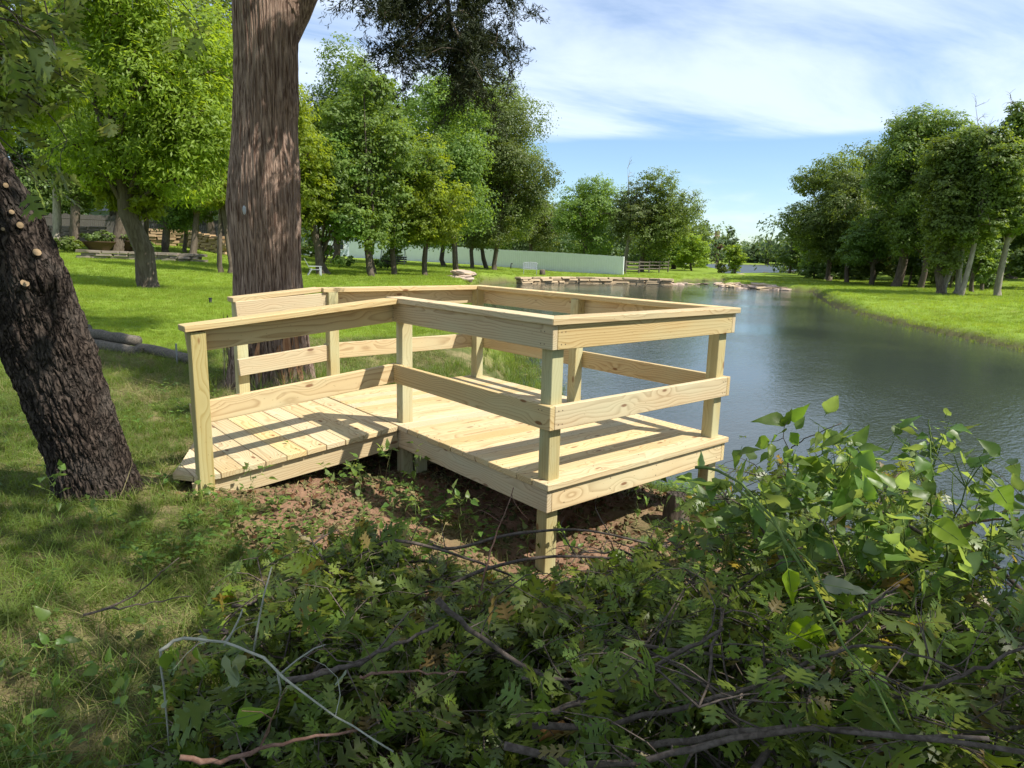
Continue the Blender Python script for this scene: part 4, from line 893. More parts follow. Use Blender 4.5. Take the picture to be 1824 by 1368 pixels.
# split between the leaning oak and a second, unseen oak put behind the viewer for its shade
left = PT[:, 0]+.35*PT[:, 1] < -.9
canopy(PT[left], oak, ob, M_oakleaf, 1)
b2 = np.array([2.2, -9.5, gz(2.2, -9.5)])
oak2 = thing('oak_tree', 'unseen oak added behind the viewer, crown shaped to shade the brush pile', 'tree', b2)
canopy(PT[~left], oak2, b2, M_oakleaf, 2)
g_ = Geo(); top2 = np.array([1.6, -6.8, 5.2])-b2
g_.tube([(0, 0, -.3), (0, 0, .1), (-.05, .3, 1.6), (-.2, 1.2, 3.4), top2], [.42, .3, .26, .22, .14], 10)
for p_ in PT[~left][::9]: g_.tube(curve((-.2, 1.2, 3.4) if p_[2] < 7 else top2, p_-b2, r, 5), [.05, .04, .025, .015, .006], 4)
link('trunk', g_.mesh('trunk', M_oakbark, True), oak2)
g_ = Geo(); a_ = np.array(pth[-1])
for p_ in PT[left][::9]: g_.tube(curve(np.array(pth[-2]) if p_[0] < -3 else a_, p_-ob, r, 5), [.05, .04, .025, .015, .006], 4)
link('limbs', g_.mesh('limbs', M_oakbark, True), oak)

# ------------------------------------------------------------------ green fence
def V2(px, py, D): return W3(px, py, D)
fA = GD(1111, 66); fB = GD(622, 97)
def fence_top(t): return None
fence = thing('board_fence', 'long sage green solid board fence standing behind the pond and lawn', 'fence', fA)
n = 300; g_ = Geo(); vec = fB-fA; ln = np.linalg.norm(vec[:2]); ux = vec[:2]/ln; angf = math.atan2(ux[1], ux[0])
for k in range(n):
    t = (k+.5)/n; p = fA+vec*t; px = np.array([p[0], p[1]])
    D = np.hypot(*(px-CAM[:2])); col_ = 912+FPX*np.dot(np.array([*px, 0])-np.array([*CAM[:2], 0]), CR)/np.dot(np.array([*px, 0])-np.array([*CAM[:2], 0]), CF)
    yt = np.interp(col_, [615, 700, 900, 1000, 1110], [425, 433, 445, 450, 457]); zt2 = W3(col_, yt, D)[2]+rnd.uniform(-.012, .012); zb2 = gz(*px)-.15
    g_.box((px[0]-fA[0]+.012*(k % 2)*ux[1], px[1]-fA[1]-.012*(k % 2)*ux[0], (zt2+zb2)/2-fA[2]), (ln/n*.97, .02, zt2-zb2), angf)
link('boards', g_.mesh('boards', M_fence), fence, kind='stuff')
for k in range(0, 19):
    p = fA+vec*k/18; q = p[:2]+np.array([-ux[1], ux[0]])*(-.06)
    g_ = Geo(); h_ = 1.9; g_.box((0, 0, h_/2-.2), (.09, .09, h_), angf); o = link('fence_post', g_.mesh('fence_post', M_fence), fence); o.location = (q[0]-fA[0], q[1]-fA[1], gz(*q)-fA[2])
# pale house wall with a window seen between trunks beyond the fence's left end
def house(name, label, c, rz_, size, hr, wins, wallm, roofm):
    o = thing(name, label, 'house', c); o.rotation_euler = (0, 0, rz_); w_, d_, h_ = size
    g_ = Geo(); g_.box((0, 0, h_/2-.3), (w_, d_, h_+.6)); wall = link('wall', g_.mesh('wall', wallm), o)
    g_ = Geo(); e_ = .5
    g_.add([(-w_/2-e_, -d_/2-e_, h_), (w_/2+e_, -d_/2-e_, h_), (w_/2+e_, d_/2+e_, h_), (-w_/2-e_, d_/2+e_, h_), (-w_/2+1, 0, h_+hr), (w_/2-1, 0, h_+hr)], [(0, 1, 5, 4), (2, 3, 4, 5), (1, 2, 5), (3, 0, 4), (3, 2, 1, 0)])
    link('roof', g_.mesh('roof', roofm), o)
    for wx in wins:
        g_ = Geo(); g_.box((wx, -d_/2-.02, 1.6), (1.1, .06, 1.3)); fr_ = link('window', g_.mesh('window', M_white), o)
        g_ = Geo(); g_.box((wx, -d_/2-.055, 1.6), (.95, .02, 1.15)); link('pane', g_.mesh('pane', M_window), fr_)
    return o
hc = GD(350, 78); house('house', 'pale blue house glimpsed through the trees behind the old board fence', hc, math.radians(-20), (17, 8, 3.4), 1.8, (-5, -1, 3.5), M_siding, M_roof)
hc = GD(590, 108); house('house', 'pale house corner between trunks left of the green fence', hc, math.radians(-35), (11, 8, 3.6), 1.6, (-2, 2), M_siding, M_roof)
# old dark board fence at far left
oA = GD(-60, 60); oB = GD(440, 60); old = thing('board_fence', 'old dark grey board fence above the long stone wall at far left', 'fence', oA)
vec2 = oB-oA; ln2 = np.linalg.norm(vec2[:2]); an2 = math.atan2(vec2[1], vec2[0])
bmz = Geo(); bmz.box((0, 0, .9), (ln2/150*.95, .03, 1.9)); bme = bmz.mesh('fence_board', M_darkfence)
for k in range(150):
    p = oA+vec2*(k+.5)/150; o = link('fence_board', bme, old); o.location = (p[0]-oA[0], p[1]-oA[1], gz(p[0], p[1])-oA[2]+rnd.uniform(-.04, .04)+.1); o.rotation_euler = (0, 0, an2)
for hh in (.6, 1.6):
    g_ = Geo(); g_.tube([(0, 0, hh+.1), (*(vec2*.5)[:2], vec2[2]*.5+hh+.1), (*vec2[:2], vec2[2]+hh+.1)], .04, 4); link('fence_rail', g_.mesh('fence_rail', M_darkfence), old)

# ------------------------------------------------------------------ stone walls, stone by stone
def stone_me(seed, m_):
    r = random.Random(seed); bm = bmesh.new(); bmesh.ops.create_cube(bm, size=1)
    bmesh.ops.bevel(bm, geom=bm.edges[:], offset=.09, segments=1, affect='EDGES')
    for v in bm.verts: v.co += Vector((r.uniform(-.05, .05), r.uniform(-.06, .06), r.uniform(-.05, .05)))
    me = bpy.data.meshes.new('stone'); bm.to_mesh(me); bm.free(); me.materials.append(m_); return me
def stone_wall(name, label, pts, courses, ch, sl_, m_, depth=.4, zoff=0.0, limit=300, zbase=None, cat='wall'):
    c0 = np.array([*pts[0], gz(*pts[0]) if zbase is None else zbase]); o = thing(name, label, cat, c0)
    mes = [stone_me(s_, m_) for s_ in range(5)]; seg = [np.linalg.norm(np.subtract(pts[i+1], pts[i])) for i in range(len(pts)-1)]; T_ = sum(seg); k = 0; g_ = Geo()
    for c_ in range(courses):
        s_ = rnd.uniform(-sl_, 0)
        while s_ < T_:
            l = sl_*rnd.uniform(.6, 1.5); m_s = min(max(s_+l/2, 0), T_); a = 0; i = 0
            while i < len(seg)-1 and m_s > a+seg[i]: a += seg[i]; i += 1
            t = (m_s-a)/seg[i]; p = np.array(pts[i])*(1-t)+np.array(pts[i+1])*t; an = math.atan2(pts[i+1][1]-pts[i][1], pts[i+1][0]-pts[i][0])
            z0 = (gz(*p) if zbase is None else zbase)+zoff
            me = mes[k % 5]; loc = (p[0]-c0[0]+rnd.uniform(-.04, .04), p[1]-c0[1]+rnd.uniform(-.04, .04), z0-c0[2]+ch*(c_+.5)); sc__ = (l*.97, depth*rnd.uniform(.85, 1.1), ch*rnd.uniform(.86, .98))
            if k < limit:
                q = link('stone', me, o); q.location = loc; q.scale = sc__; q.rotation_euler = (0, 0, an)
            else: g_.box(loc, sc__, an)
            k += 1; s_ += l
    if g_.V: link('stones', g_.mesh('stones', m_), o, kind='stuff')
    return o
w0 = [tuple(at_z(px, py, WZ)[:2]) for px, py in ((930, 505), (1010, 503.5), (1100, 504.5), (1190, 507))]
stone_wall('retaining_wall', 'tan stacked stone retaining wall at the far edge of the pond', w0, 4, .15, 1.0, M_stone, .7, -.12, 290, WZ)
stone_wall('garden_wall', 'long tan stone wall below the old dark board fence', [tuple(bd(x, 51)) for x in (-60, 60, 180)], 7, .17, .75, M_stonegrey, .5)
stone_wall('garden_wall', 'low grey stone wall edging the raised bed behind the leaning lawn tree', [tuple(bd(150, 41)), tuple(bd(250, 40)), tuple(bd(352, 38.5))], 3, .14, .6, M_stonegrey, .45)
stone_wall('garden_wall', 'orange stone wall catching the sun behind the dark forked tree', [tuple(bd(228, 55)), tuple(bd(330, 54)), tuple(bd(400, 50))], 6, .19, .9, M_rustwall, .5)

# planters, shrubs by the wall
for (px, py, lab) in [(178, 449, 'wide dark planter bowl full of leaves on the raised bed'), (232, 447, 'second leafy planter beside the thick dark trunk')]:
    p = G(px, py); o = thing('planter', lab, 'planter', p); g_ = Geo(); g_.tube([(0, 0, -.05), (0, 0, .1), (0, 0, .55), (0, 0, .6)], [.45, .5, .85, .9], 14); link('bowl', g_.mesh('bowl', M_terra, True), o)
    V, F = cloud([((0, 0, .8), (.9, .9, .4))], 900, .13, np.random.default_rng(3)); link('foliage', mesh('planter_foliage', V, F, M_dark), o)
for (px, py, h_, lab, m_) in [(120, 449, .8, 'low leafy shrub at the foot of the long stone wall', M_mid), (700, 470, 1.1, 'small bush before the left part of the green fence', M_mid), (690, 482, .9, 'leafy shrub beside the dark leaning trunk on the lawn', M_dark), (728, 462, 1.6, 'thin sapling against the green fence', M_lime), (255, 452, .7, 'dark shrub on the raised bed behind the leaning lawn tree', M_dark), (612, 478, .8, 'low planting near the pale house corner', M_mid)]:
    p = G(px, py); o = thing('shrub', lab, 'shrub', p); V, F = cloud([((0, 0, h_*.55), (h_*.9, h_*.9, h_*.5)), ((.5*h_, .2, h_*.5), (h_*.6, h_*.6, h_*.4))], 1400, .12, np.random.default_rng(int(px)))
    link('foliage', mesh('shrub_foliage', V, F, m_), o); g_ = Geo(); g_.tube([(0, 0, -.1), (0, 0, h_*.6)], [.03, .015], 5); link('stem', g_.mesh('stem', M_bark), o)

# ------------------------------------------------------------------ rocks round the pond
def rock_me(seed, m_):
    r = random.Random(seed); bm = bmesh.new(); bmesh.ops.create_cube(bm, size=1); bmesh.ops.subdivide_edges(bm, edges=bm.edges[:], cuts=1, use_grid_fill=True)
    for v in bm.verts:
        k = v.co.length; v.co *= r.uniform(.78, 1.1)*(.62/k if k > .75 else .95 if k < .6 else .85)
    me = bpy.data.meshes.new('rock'); bm.to_mesh(me); bm.free(); me.materials.append(m_); return me
rocks = [rock_me(s_, M_rock) for s_ in range(4)]+[rock_me(s_, M_stone) for s_ in (7, 8)]
def rock_bank(label, pxs, z0, n, smin, smax, zs=.4, seed=1):
    rr = random.Random(seed); P_ = [at_z(px, py, z0) for px, py in pxs]; o = thing('rock_bank', label, 'rocks', P_[0])
    for k in range(n):
        t = rr.uniform(0, len(P_)-1.001); i = int(t); p = P_[i]+(P_[i+1]-P_[i])*(t-i); s_ = rr.uniform(smin, smax)*(1.1-.55*abs(2*t/(len(P_)-1)-1))
        q = link('rock', rocks[k % 6], o); off = rr.uniform(-1, 1.3)
        q.location = (p[0]-P_[0][0]+off*.64, p[1]-P_[0][1]+off*.77, max(.0, rr.uniform(-.1, .12)+off*.08+zs*.2)); q.scale = (s_*1.6, s_*1.1, s_*zs*.95); q.rotation_euler = (rr.uniform(-.15, .15), rr.uniform(-.15, .15), rr.uniform(-.6, .6)-.7)
rock_bank('heap of pinkish rocks at the right end of the pond retaining wall', [(1140, 507), (1175, 507), (1212, 509)], WZ-.08, 40, .45, .95, .45, 1)
rock_bank('long band of flat tan rocks along the pond side of the grassy point', [(1285, 512), (1340, 515), (1400, 518), (1460, 521)], WZ-.06, 150, .5, 1.05, .38, 2)
rock_bank('pale rocks on the grassy point at the edge of the far lake', [(1285, 498), (1318, 497), (1332, 497)], WZ+.05, 26, .6, 1.2, .6, 3)
rock_bank('thin line of flat stones holding back the small inlet', [(1205, 509), (1250, 510), (1300, 512.5)], WZ-.16, 30, .3, .5, .2, 4)
rock_bank('scattered stones on the lawn edge left of the pond wall', [(805, 492), (825, 495), (838, 499)], gz(*G(820, 494)[:2])-.02, 18, .35, .9, .35, 5)
for (px, py, s_) in [(1475, 499, .8)]:
    p = G(px, py); o = link('boulder', rock_me(33, M_stonegrey), None, p, 'grey boulder at the foot of the layered right bank tree', 'boulder'); o.scale = (s_, s_*.8, s_)

# ------------------------------------------------------------------ small things on the lawn
p = G(944, 489)                                   # white bench
o = thing('garden_bench', 'white slatted bench above the tan retaining wall', 'bench', p); o.rotation_euler = (0, 0, math.radians(-40))
for k in range(4): g_ = Geo(); g_.box((0, -.18+.12*k, .42), (1.15, .09, .03)); link('seat_slat', g_.mesh('seat_slat', M_red_chair), o)
g_ = Geo(); g_.tube([(-.6, .26, .85), (-.5, .28, .93), (0, .3, .97), (.5, .28, .93), (.6, .26, .85)], .025, 5); g_.tube([(-.6, .24, .5), (.6, .24, .5)], .02, 5); link('back_frame', g_.mesh('back_frame', M_red_chair), o)
for k in range(9): g_ = Geo(); g_.box((-.52+.13*k, .26, .71), (.07, .02, .44)); link('back_slat', g_.mesh('back_slat', M_red_chair), o)
for x in (-.52, .52):
    for y in (-.2, .25): g_ = Geo(); g_.tube([(x, y, -.03), (x, y, .42)], .022, 5); link('leg', g_.mesh('leg', M_red_chair), o)
    g_ = Geo(); g_.tube([(x, -.22, .42), (x, -.2, .62), (x, .24, .64)], .02, 5); link('armrest', g_.mesh('armrest', M_red_chair), o)
p = G(966, 490); o = thing('tree_stump', 'short round stump standing right of the white bench', 'stump', p)
g_ = Geo(); g_.tube([(0, 0, -.1), (0, 0, .1), (0, 0, .42)], [.26, .24, .22], 12); link('bark', g_.mesh('stump_bark', M_bark, True), o); g_ = Geo(); g_.tube([(0, 0, .421), (0, 0, .425)], .2, 12); link('cut_top', g_.mesh('cut_top', M_cutwood), o)
p = G(910, 479); o = thing('standpipe', 'small black hooked standpipe before the green fence', 'pipe', p); g_ = Geo(); g_.tube([(0, 0, -.1), (0, 0, .42), (.04, 0, .52), (.13, 0, .55), (.17, 0, .5)], [.05, .05, .05, .045, .05], 8); link('pipe', g_.mesh('pipe', M_black, True), o); g_ = Geo(); g_.tube([(0, 0, 0), (0, 0, .06)], .08, 8); link('collar', g_.mesh('collar', M_black), o)
p = G(375, 540); o = thing('sprinkler_riser', 'short black sprinkler riser in the lawn left of the cedar', 'sprinkler', p); g_ = Geo(); g_.tube([(0, 0, -.1), (0, 0, .09), (0, 0, .095)], [.032, .032, .026], 10); link('riser', g_.mesh('riser', M_black, True), o); g_ = Geo(); g_.tube([(0, 0, .093), (0, 0, .12), (0, 0, .125)], [.04, .04, .03], 10); link('cap', g_.mesh('cap', M_black), o)
# lawn chair
p = G(562, 491); o = thing('lawn_chair', 'reclined pale grey slatted lawn chair under the trees right of the cedar', 'chair', p); o.rotation_euler = (0, 0, math.radians(70)); o.scale = (.75, .75, .75)
for k in range(5): g_ = Geo(); g_.box((0, -.25+.11*k, .36), (.6, .085, .02)); link('seat_slat', g_.mesh('seat_slat', M_red_chair), o)
for k in range(5):
    g_ = Geo(); g_.add([(-.27+.11*k, .25, .3), (-.18+.11*k, .25, .3), (-.18+.12*k, .62, 1.02), (-.28+.12*k, .62, 1.02), (-.27+.11*k, .27, .3), (-.18+.11*k, .27, .3), (-.18+.12*k, .64, 1.02), (-.28+.12*k, .64, 1.02)], [(0, 1, 2, 3), (7, 6, 5, 4), (0, 4, 5, 1), (1, 5, 6, 2), (2, 6, 7, 3), (3, 7, 4, 0)]); link('back_slat', g_.mesh('back_slat', M_red_chair), o)
for x in (-.32, .32):
    g_ = Geo(); g_.box((x, -.3, .25), (.05, .09, .55)); link('leg', g_.mesh('leg', M_red_chair), o); g_ = Geo(); g_.tube([(x, .5, -.03), (x, .2, .42)], .03, 4); link('leg', g_.mesh('leg', M_red_chair), o)
    g_ = Geo(); g_.box((x, .0, .56), (.1, .75, .025)); link('armrest', g_.mesh('armrest', M_red_chair), o)
# hanging swing
p = G(700, 483); o = thing('garden_swing', 'dark slatted swing seat hanging on chains from a low limb', 'swing', p); o.rotation_euler = (0, 0, math.radians(-45))
for k in range(4): g_ = Geo(); g_.box((0, -.2+.12*k, .48), (1.6, .09, .025)); link('seat_slat', g_.mesh('seat_slat', M_darkfence), o)
for k in range(3): g_ = Geo(); g_.box((0, .28+.02*k, .6+.13*k), (1.6, .025, .09)); link('back_slat', g_.mesh('back_slat', M_darkfence), o)
for x in (-.78, .78): g_ = Geo(); g_.tube([(x, -.22, .5), (x*.93, .1, 1.4), (x*.9, .1, 3.2)], .02, 4); g_.tube([(x, .3, .85), (x*.93, .1, 1.4)], .02, 4); link('chain', g_.mesh('chain', M_steel), o)
g_ = Geo(); g_.tube([(-1.9, .1, 3.15), (0, .1, 3.22), (2.2, .1, 3.3)], [.09, .08, .05], 7); link('support_limb', g_.mesh('support_limb', M_bark), o)
# pale tag nailed to the cedar
q = W3(435, 373, Dc-.50); o = thing('tree_ornament', 'small pale grey ornament hanging on the cedar trunk', 'ornament', q); o.scale = (.7, .7, .8)
g_ = Geo(); g_.tube([(0, 0, .045), (0, 0, .03), (0, 0, -.01), (0, 0, -.05), (0, 0, -.065)], [.004, .018, .024, .016, .002], 8); link('body', g_.mesh('body', M_red_chair, True), o); g_ = Geo(); g_.tube([(0, 0, .04), (.0, .0, .07), (.03, .06, .085)], .003, 4); link('hook', g_.mesh('hook', M_black), o)
# rustic rail fence right of the green fence
oA2 = GD(1116, 69); rf = thing('rail_fence', 'rustic split rail fence at the right end of the green fence', 'fence', oA2)
pts = [GD(x, D) for x, D in ((1116, 69), (1140, 72), (1158, 76), (1176, 78), (1192, 81))]
for q in pts: g_ = Geo(); g_.tube([(0, 0, -.2), (0, 0, 1.3)], .08, 6); x_ = link('fence_post', g_.mesh('fence_post', M_log), rf); x_.location = tuple(q-oA2)
for a, b_ in zip(pts, pts[1:]):
    for hh in (.45, .8, 1.15): g_ = Geo(); g_.tube([a-oA2+np.array([0, 0, hh]), b_-oA2+np.array([0, 0, hh-.05])], .06, 5); link('rail', g_.mesh('rail', M_log), rf)
# brick tower far off, floating dock, log in the lake
p = GD(1275, 420); o = thing('brick_tower', 'distant pale red square tower above the treetops across the lake', 'building', p); h_ = W3(1275, 412, 420)[2]-p[2]
g_ = Geo(); g_.box((0, 0, h_/2), (2.1, 2.1, h_)); link('wall', g_.mesh('tower_wall', M_brick), o); g_ = Geo(); g_.box((0, 0, h_+.1), (2.4, 2.4, .3)); link('cornice', g_.mesh('cornice', M_stone), o)
for zz_ in (1.3, 3.3):
    g_ = Geo()
    for x in (-.5, .5): g_.box((x, -1.06, h_-zz_), (.5, .06, .9))
    link('window', g_.mesh('window', M_window), o)
p = at_z(1418, 486, WZ); o = thing('floating_dock', 'small floating dock with rail against the dark shrub in the far lake', 'dock', p); o.rotation_euler = (0, 0, math.radians(-50))
g_ = Geo(); g_.box((0, 0, .2), (3.4, 1.6, .22)); link('platform', g_.mesh('platform', M_log), o)
for x in (-1.6, 0, 1.6): g_ = Geo(); g_.box((x, -.7, .75), (.12, .12, 1.2)); link('post', g_.mesh('post', M_white), o)
for zz_ in (.8, 1.2): g_ = Geo(); g_.box((0, -.7, zz_), (3.3, .06, .1)); link('rail', g_.mesh('rail', M_white), o)
g_ = Geo(); g_.tube([(-1.7, .3, .3), (-1.7, .3, 1.4), (-1.7, .3, 1.7), (-1.7, .3, 2.0)], [.3, .28, .34, .1], 8); link('covered_post', g_.mesh('covered_post', M_black), o)
p = at_z(1364, 488, WZ); o = link('floating_log', None, None, p, 'dark log floating in the far lake', 'log'); bpy.data.objects.remove(o)
g_ = Geo(); g_.tube([(-1.3, 0, 0), (-.4, .05, .12), (.5, 0, .1), (1.2, .1, 0)], [.1, .2, .18, .06], 8); link('floating_log', g_.mesh('floating_log', M_darkfence, True), None, p, 'dark log floating in the far lake', 'log')

# ------------------------------------------------------------------ log edging between rough ground and lawn
ed = G(250, 612); edge = thing('log_edging', 'weathered grey landscape logs with steel stakes edging the lawn behind the oak', 'edging', ed)
def elog(a, b, ra, lift=0.0):
    """log lying on the ground between two places, lifted by the logs under it"""
    pa = G(*a); pb = G(*b); g_ = Geo(); rr = np.random.default_rng(int(a[0]))
    pa = pa+np.array([0, 0, ra*.6+lift]); pb = pb+np.array([0, 0, ra*.6+lift]); c_ = [pa+(pb-pa)*t+rr.normal(size=3)*.006-ed for t in np.linspace(0, 1, 7)]
    g_.tube(c_, [ra*rr.uniform(.94, 1.05) for _ in c_], 12); link('log', g_.mesh('log', M_log, True), edge)
De = float(np.hypot(*(ed-CAM)[:2]))
elog((50, 600), (160, 612), .075, .0); elog((55, 600), (162, 609), .07, .13)
elog((150, 612), (248, 628), .07, .115); elog((145, 614), (252, 634), .07, 0)
elog((250, 628), (352, 652), .065, .03)
for (px, py, h_) in [(151, 612, .36), (316, 645, .26)]:
    q = G(px, py+12 if px < 200 else py+5); g_ = Geo(); g_.tube([(0, 0, -.1), (0, 0, h_)], .011, 6); x_ = link('steel_stake', g_.mesh('steel_stake', M_steel), edge); x_.location = tuple(q-ed)
g_ = Geo(); rr = np.random.default_rng(3)
for k in range(14): a_ = W3(165, 605, De+.25)-ed; g_.tube(curve(a_+rr.normal(size=3)*.05, a_+rdir(1, rr)[0]*.2+np.array([.05, 0, -.02]), rr, 4, .4), [.03, .025, .015, .006], 5)
link('root_ball', g_.mesh('root_ball', M_bark, True), edge)
# ------------------------------------------------------------------ scattered grass (instances, one object per kind of cover)
def tuft_arrays(n, h, spread, width, lean, r, segs=3, curl=.5):
    V = []; F = []
    for _ in range(n):
        a = r.uniform(0, 2*math.pi); rad = spread*math.sqrt(r.random()); p = np.array([rad*math.cos(a), rad*math.sin(a), -.01])
        la = r.uniform(0, 2*math.pi); ld = np.array([math.cos(la), math.sin(la), 0]); hh = h*r.uniform(.5, 1.15); ln_ = lean*r.uniform(.2, 1.2); wv = np.array([-ld[1], ld[0], 0])*width*r.uniform(.6, 1.2); o = len(V)
        ta = r.uniform(-.8, .8); wv = wv*math.cos(ta)+ld*width*math.sin(ta)*.6
        for s_ in range(segs+1):
            t = s_/segs; q = p+np.array([0, 0, hh*(t-curl*ln_*t*t*.5)])+ld*hh*ln_*t**1.7; w_ = wv*(1-t)**.6 if s_ < segs else wv*0
            if s_ < segs: V += [q-w_, q+w_]
            else: V += [q]
        for s_ in range(segs-1): F += [(o+2*s_, o+2*s_+1, o+2*s_+3), (o+2*s_, o+2*s_+3, o+2*s_+2)]
        F.append((o+2*(segs-1), o+2*(segs-1)+1, o+2*segs))
    return np.array(V), np.array(F)
def scatter(name, P, Rz, S, variants, m_, tilt=None, smooth=False):
    """one 'stuff' object: instances of its own template islands on its own points"""
    nv = len(variants); V = [np.asarray(P)]; F = []; vid = [np.full(len(P), -1)]; o = len(P)
    for k, (tv, tf) in enumerate(variants): V.append(tv); F.append(tf+o); vid.append(np.full(len(tv), k)); o += len(tv)
    V = np.concatenate(V); F = np.concatenate(F); vid = np.concatenate(vid)
    me = bpy.data.meshes.new(name); me.vertices.add(len(V)); me.vertices.foreach_set('co', V.astype(np.float32).ravel())
    n_, k_ = F.shape; me.loops.add(n_*k_); me.loops.foreach_set('vertex_index', F.astype(np.int32).ravel()); me.polygons.add(n_)
    me.polygons.foreach_set('loop_start', np.arange(0, n_*k_, k_, dtype=np.int32)); me.polygons.foreach_set('loop_total', np.full(n_, k_, np.int32)); me.update(calc_edges=True)
    me.materials.append(m_)
    pick = np.full(len(V), -1); pick[:len(P)] = rng.integers(0, nv, len(P))
    for nm, val in (('vid', vid), ('pick', pick)): a = me.attributes.new(nm, 'INT', 'POINT'); a.data.foreach_set('value', val.astype(np.int32))
    sc_ = np.ones(len(V)); sc_[:len(P)] = S; a = me.attributes.new('size', 'FLOAT', 'POINT'); a.data.foreach_set('value', sc_.astype(np.float32))
    ro = np.zeros((len(V), 3)); ro[:len(P), 2] = Rz
    if tilt is not None: ro[:len(P), :2] = tilt
    a = me.attributes.new('turn', 'FLOAT_VECTOR', 'POINT'); a.data.foreach_set('vector', ro.astype(np.float32).ravel())
    ob_ = link(name, me, kind='stuff')
    ng = bpy.data.node_groups.new(name, 'GeometryNodeTree'); ng.interface.new_socket('Geometry', in_out='INPUT', socket_type='NodeSocketGeometry'); ng.interface.new_socket('Geometry', in_out='OUTPUT', socket_type='NodeSocketGeometry')
    gi = N(ng, 'NodeGroupInput'); go = N(ng, 'NodeGroupOutput'); jn = N(ng, 'GeometryNodeJoinGeometry')
    def attr(nm, ty): q = N(ng, 'GeometryNodeInputNamedAttribute', data_type=ty); q.inputs[0].default_value = nm; return q.outputs[0]
    def eq(src, v): q = N(ng, 'FunctionNodeCompare', data_type='INT', operation='EQUAL'); L(ng, src, q.inputs[2]); q.inputs[3].default_value = v; return q.outputs[0]
    vi = attr('vid', 'INT'); pi_ = attr('pick', 'INT'); si = attr('size', 'FLOAT'); ti = attr('turn', 'FLOAT_VECTOR')
    e2r = N(ng, 'FunctionNodeEulerToRotation'); L(ng, ti, e2r.inputs[0])
    for k in range(nv):
        sp = N(ng, 'GeometryNodeSeparateGeometry', domain='POINT'); L(ng, gi.outputs[0], sp.inputs[0]); L(ng, eq(vi, k), sp.inputs[1])
        pt = N(ng, 'GeometryNodeSeparateGeometry', domain='POINT'); L(ng, gi.outputs[0], pt.inputs[0]); L(ng, eq(pi_, k), pt.inputs[1])
        ip = N(ng, 'GeometryNodeInstanceOnPoints'); L(ng, pt.outputs[0], ip.inputs['Points']); L(ng, sp.outputs[0], ip.inputs['Instance']); L(ng, e2r.outputs[0], ip.inputs['Rotation']); L(ng, si, ip.inputs['Scale'])
        L(ng, ip.outputs[0], jn.inputs[0])
    L(ng, jn.outputs[0], go.inputs[0]); md = ob_.modifiers.new('scatter', 'NODES'); md.node_group = ng
    return ob_
def ringpts(n, r0, r1, half=46, power=1.0):       # plan points, evenly spread over log distance
    a = ang0+np.radians(rng.uniform(-half, half, n)); u = rng.random(n); rr_ = (r0**(1-power)+(r1**(1-power)-r0**(1-power))*u)**(1/(1-power)) if abs(power-1) > 1e-6 else r0*(r1/r0)**u
    return CAM[0]+rr_*np.cos(a), CAM[1]+rr_*np.sin(a), rr_
def keep(x, y, m_): return x[m_], y[m_]
def rampfree(x, y): return ~((x > -1.58+(y-1.84)*.5) & (x > -1.58) & (x < DW+.1) & (y > YC-.05) & (y < DL+.1) | (x > -.1) & (x < DW+.1) & (y > -.1) & (y < YC)) & (np.hypot(x-ob[0], y-ob[1]) > .22) & (np.hypot(x-.03, y-4.5) > .5)
r = np.random.default_rng(17)
lawnT = [tuft_arrays(26, .055, .075, .0022, .7, r, 2) for _ in range(4)]
x, y, rr_ = ringpts(95000, 5.5, 75, 40, 1.25)
ok = (lawnmask2(x, y) > r.random(len(x))*.9+.05) & (wdist(x, y) > .15) & rampfree(x, y)
x, y, rr_ = x[ok], y[ok], rr_[ok]; z = ground(x, y)
scatter('lawn_grass', np.stack([x, y, z], 1), r.uniform(0, 6.28, len(x)), (.75+.5*r.random(len(x)))*np.clip(rr_/11, .9, 4.2)**.75, lawnT, M_lawn)
# rough, longer grass in front
longT = [tuft_arrays(18, .16, .07, .0030, 1.6, r, 4, .7) for _ in range(5)]
x = r.uniform(-6.5, 3.2, 60000); y = r.uniform(-4.5, 8.5, 60000)
rr_ = np.hypot(x-CAM[0], y-CAM[1]); sm = soilmask(x, y); pt = fbm(x*.9, y*.9, 40, 3)
ok = (sm < .35+.1*r.random(len(x))) & (wdist(x, y) > .1) & (rr_ > .9) & (lawnmask(x, y) < .6) & (r.random(len(x)) < ss(.30, .62, pt)*.6+.4) & rampfree(x, y)
x, y = x[ok], y[ok]; z = ground(x, y); near = ss(4.5, 2, np.hypot(x-CAM[0], y-CAM[1]))
scatter('rough_grass', np.stack([x, y, z], 1), r.uniform(0, 6.28, len(x)), (.35+.75*r.random(len(x)))*(.75+.35*near), longT, M_grass, r.normal(size=(len(x), 2))*.25)
dryT = [tuft_arrays(14, .15, .08, .0022, 2.2, r, 3, .9) for _ in range(4)]
x = r.uniform(-6.5, 3.2, 20000); y = r.uniform(-4.5, 8.5, 20000); pt = fbm(x*.9, y*.9, 40, 3)
ok = (soilmask(x, y) < .95) & (wdist(x, y) > .1) & (np.hypot(x-CAM[0], y-CAM[1]) > .9) & (lawnmask(x, y) < .5) & (r.random(len(x)) < ss(.62, .38, pt)*.8+.10) & rampfree(x, y)
x, y = x[ok], y[ok]
scatter('dry_grass', np.stack([x, y, ground(x, y)], 1), r.uniform(0, 6.28, len(x)), .5+.6*r.random(len(x)), dryT, M_straw, r.normal(size=(len(x), 2))*.5)
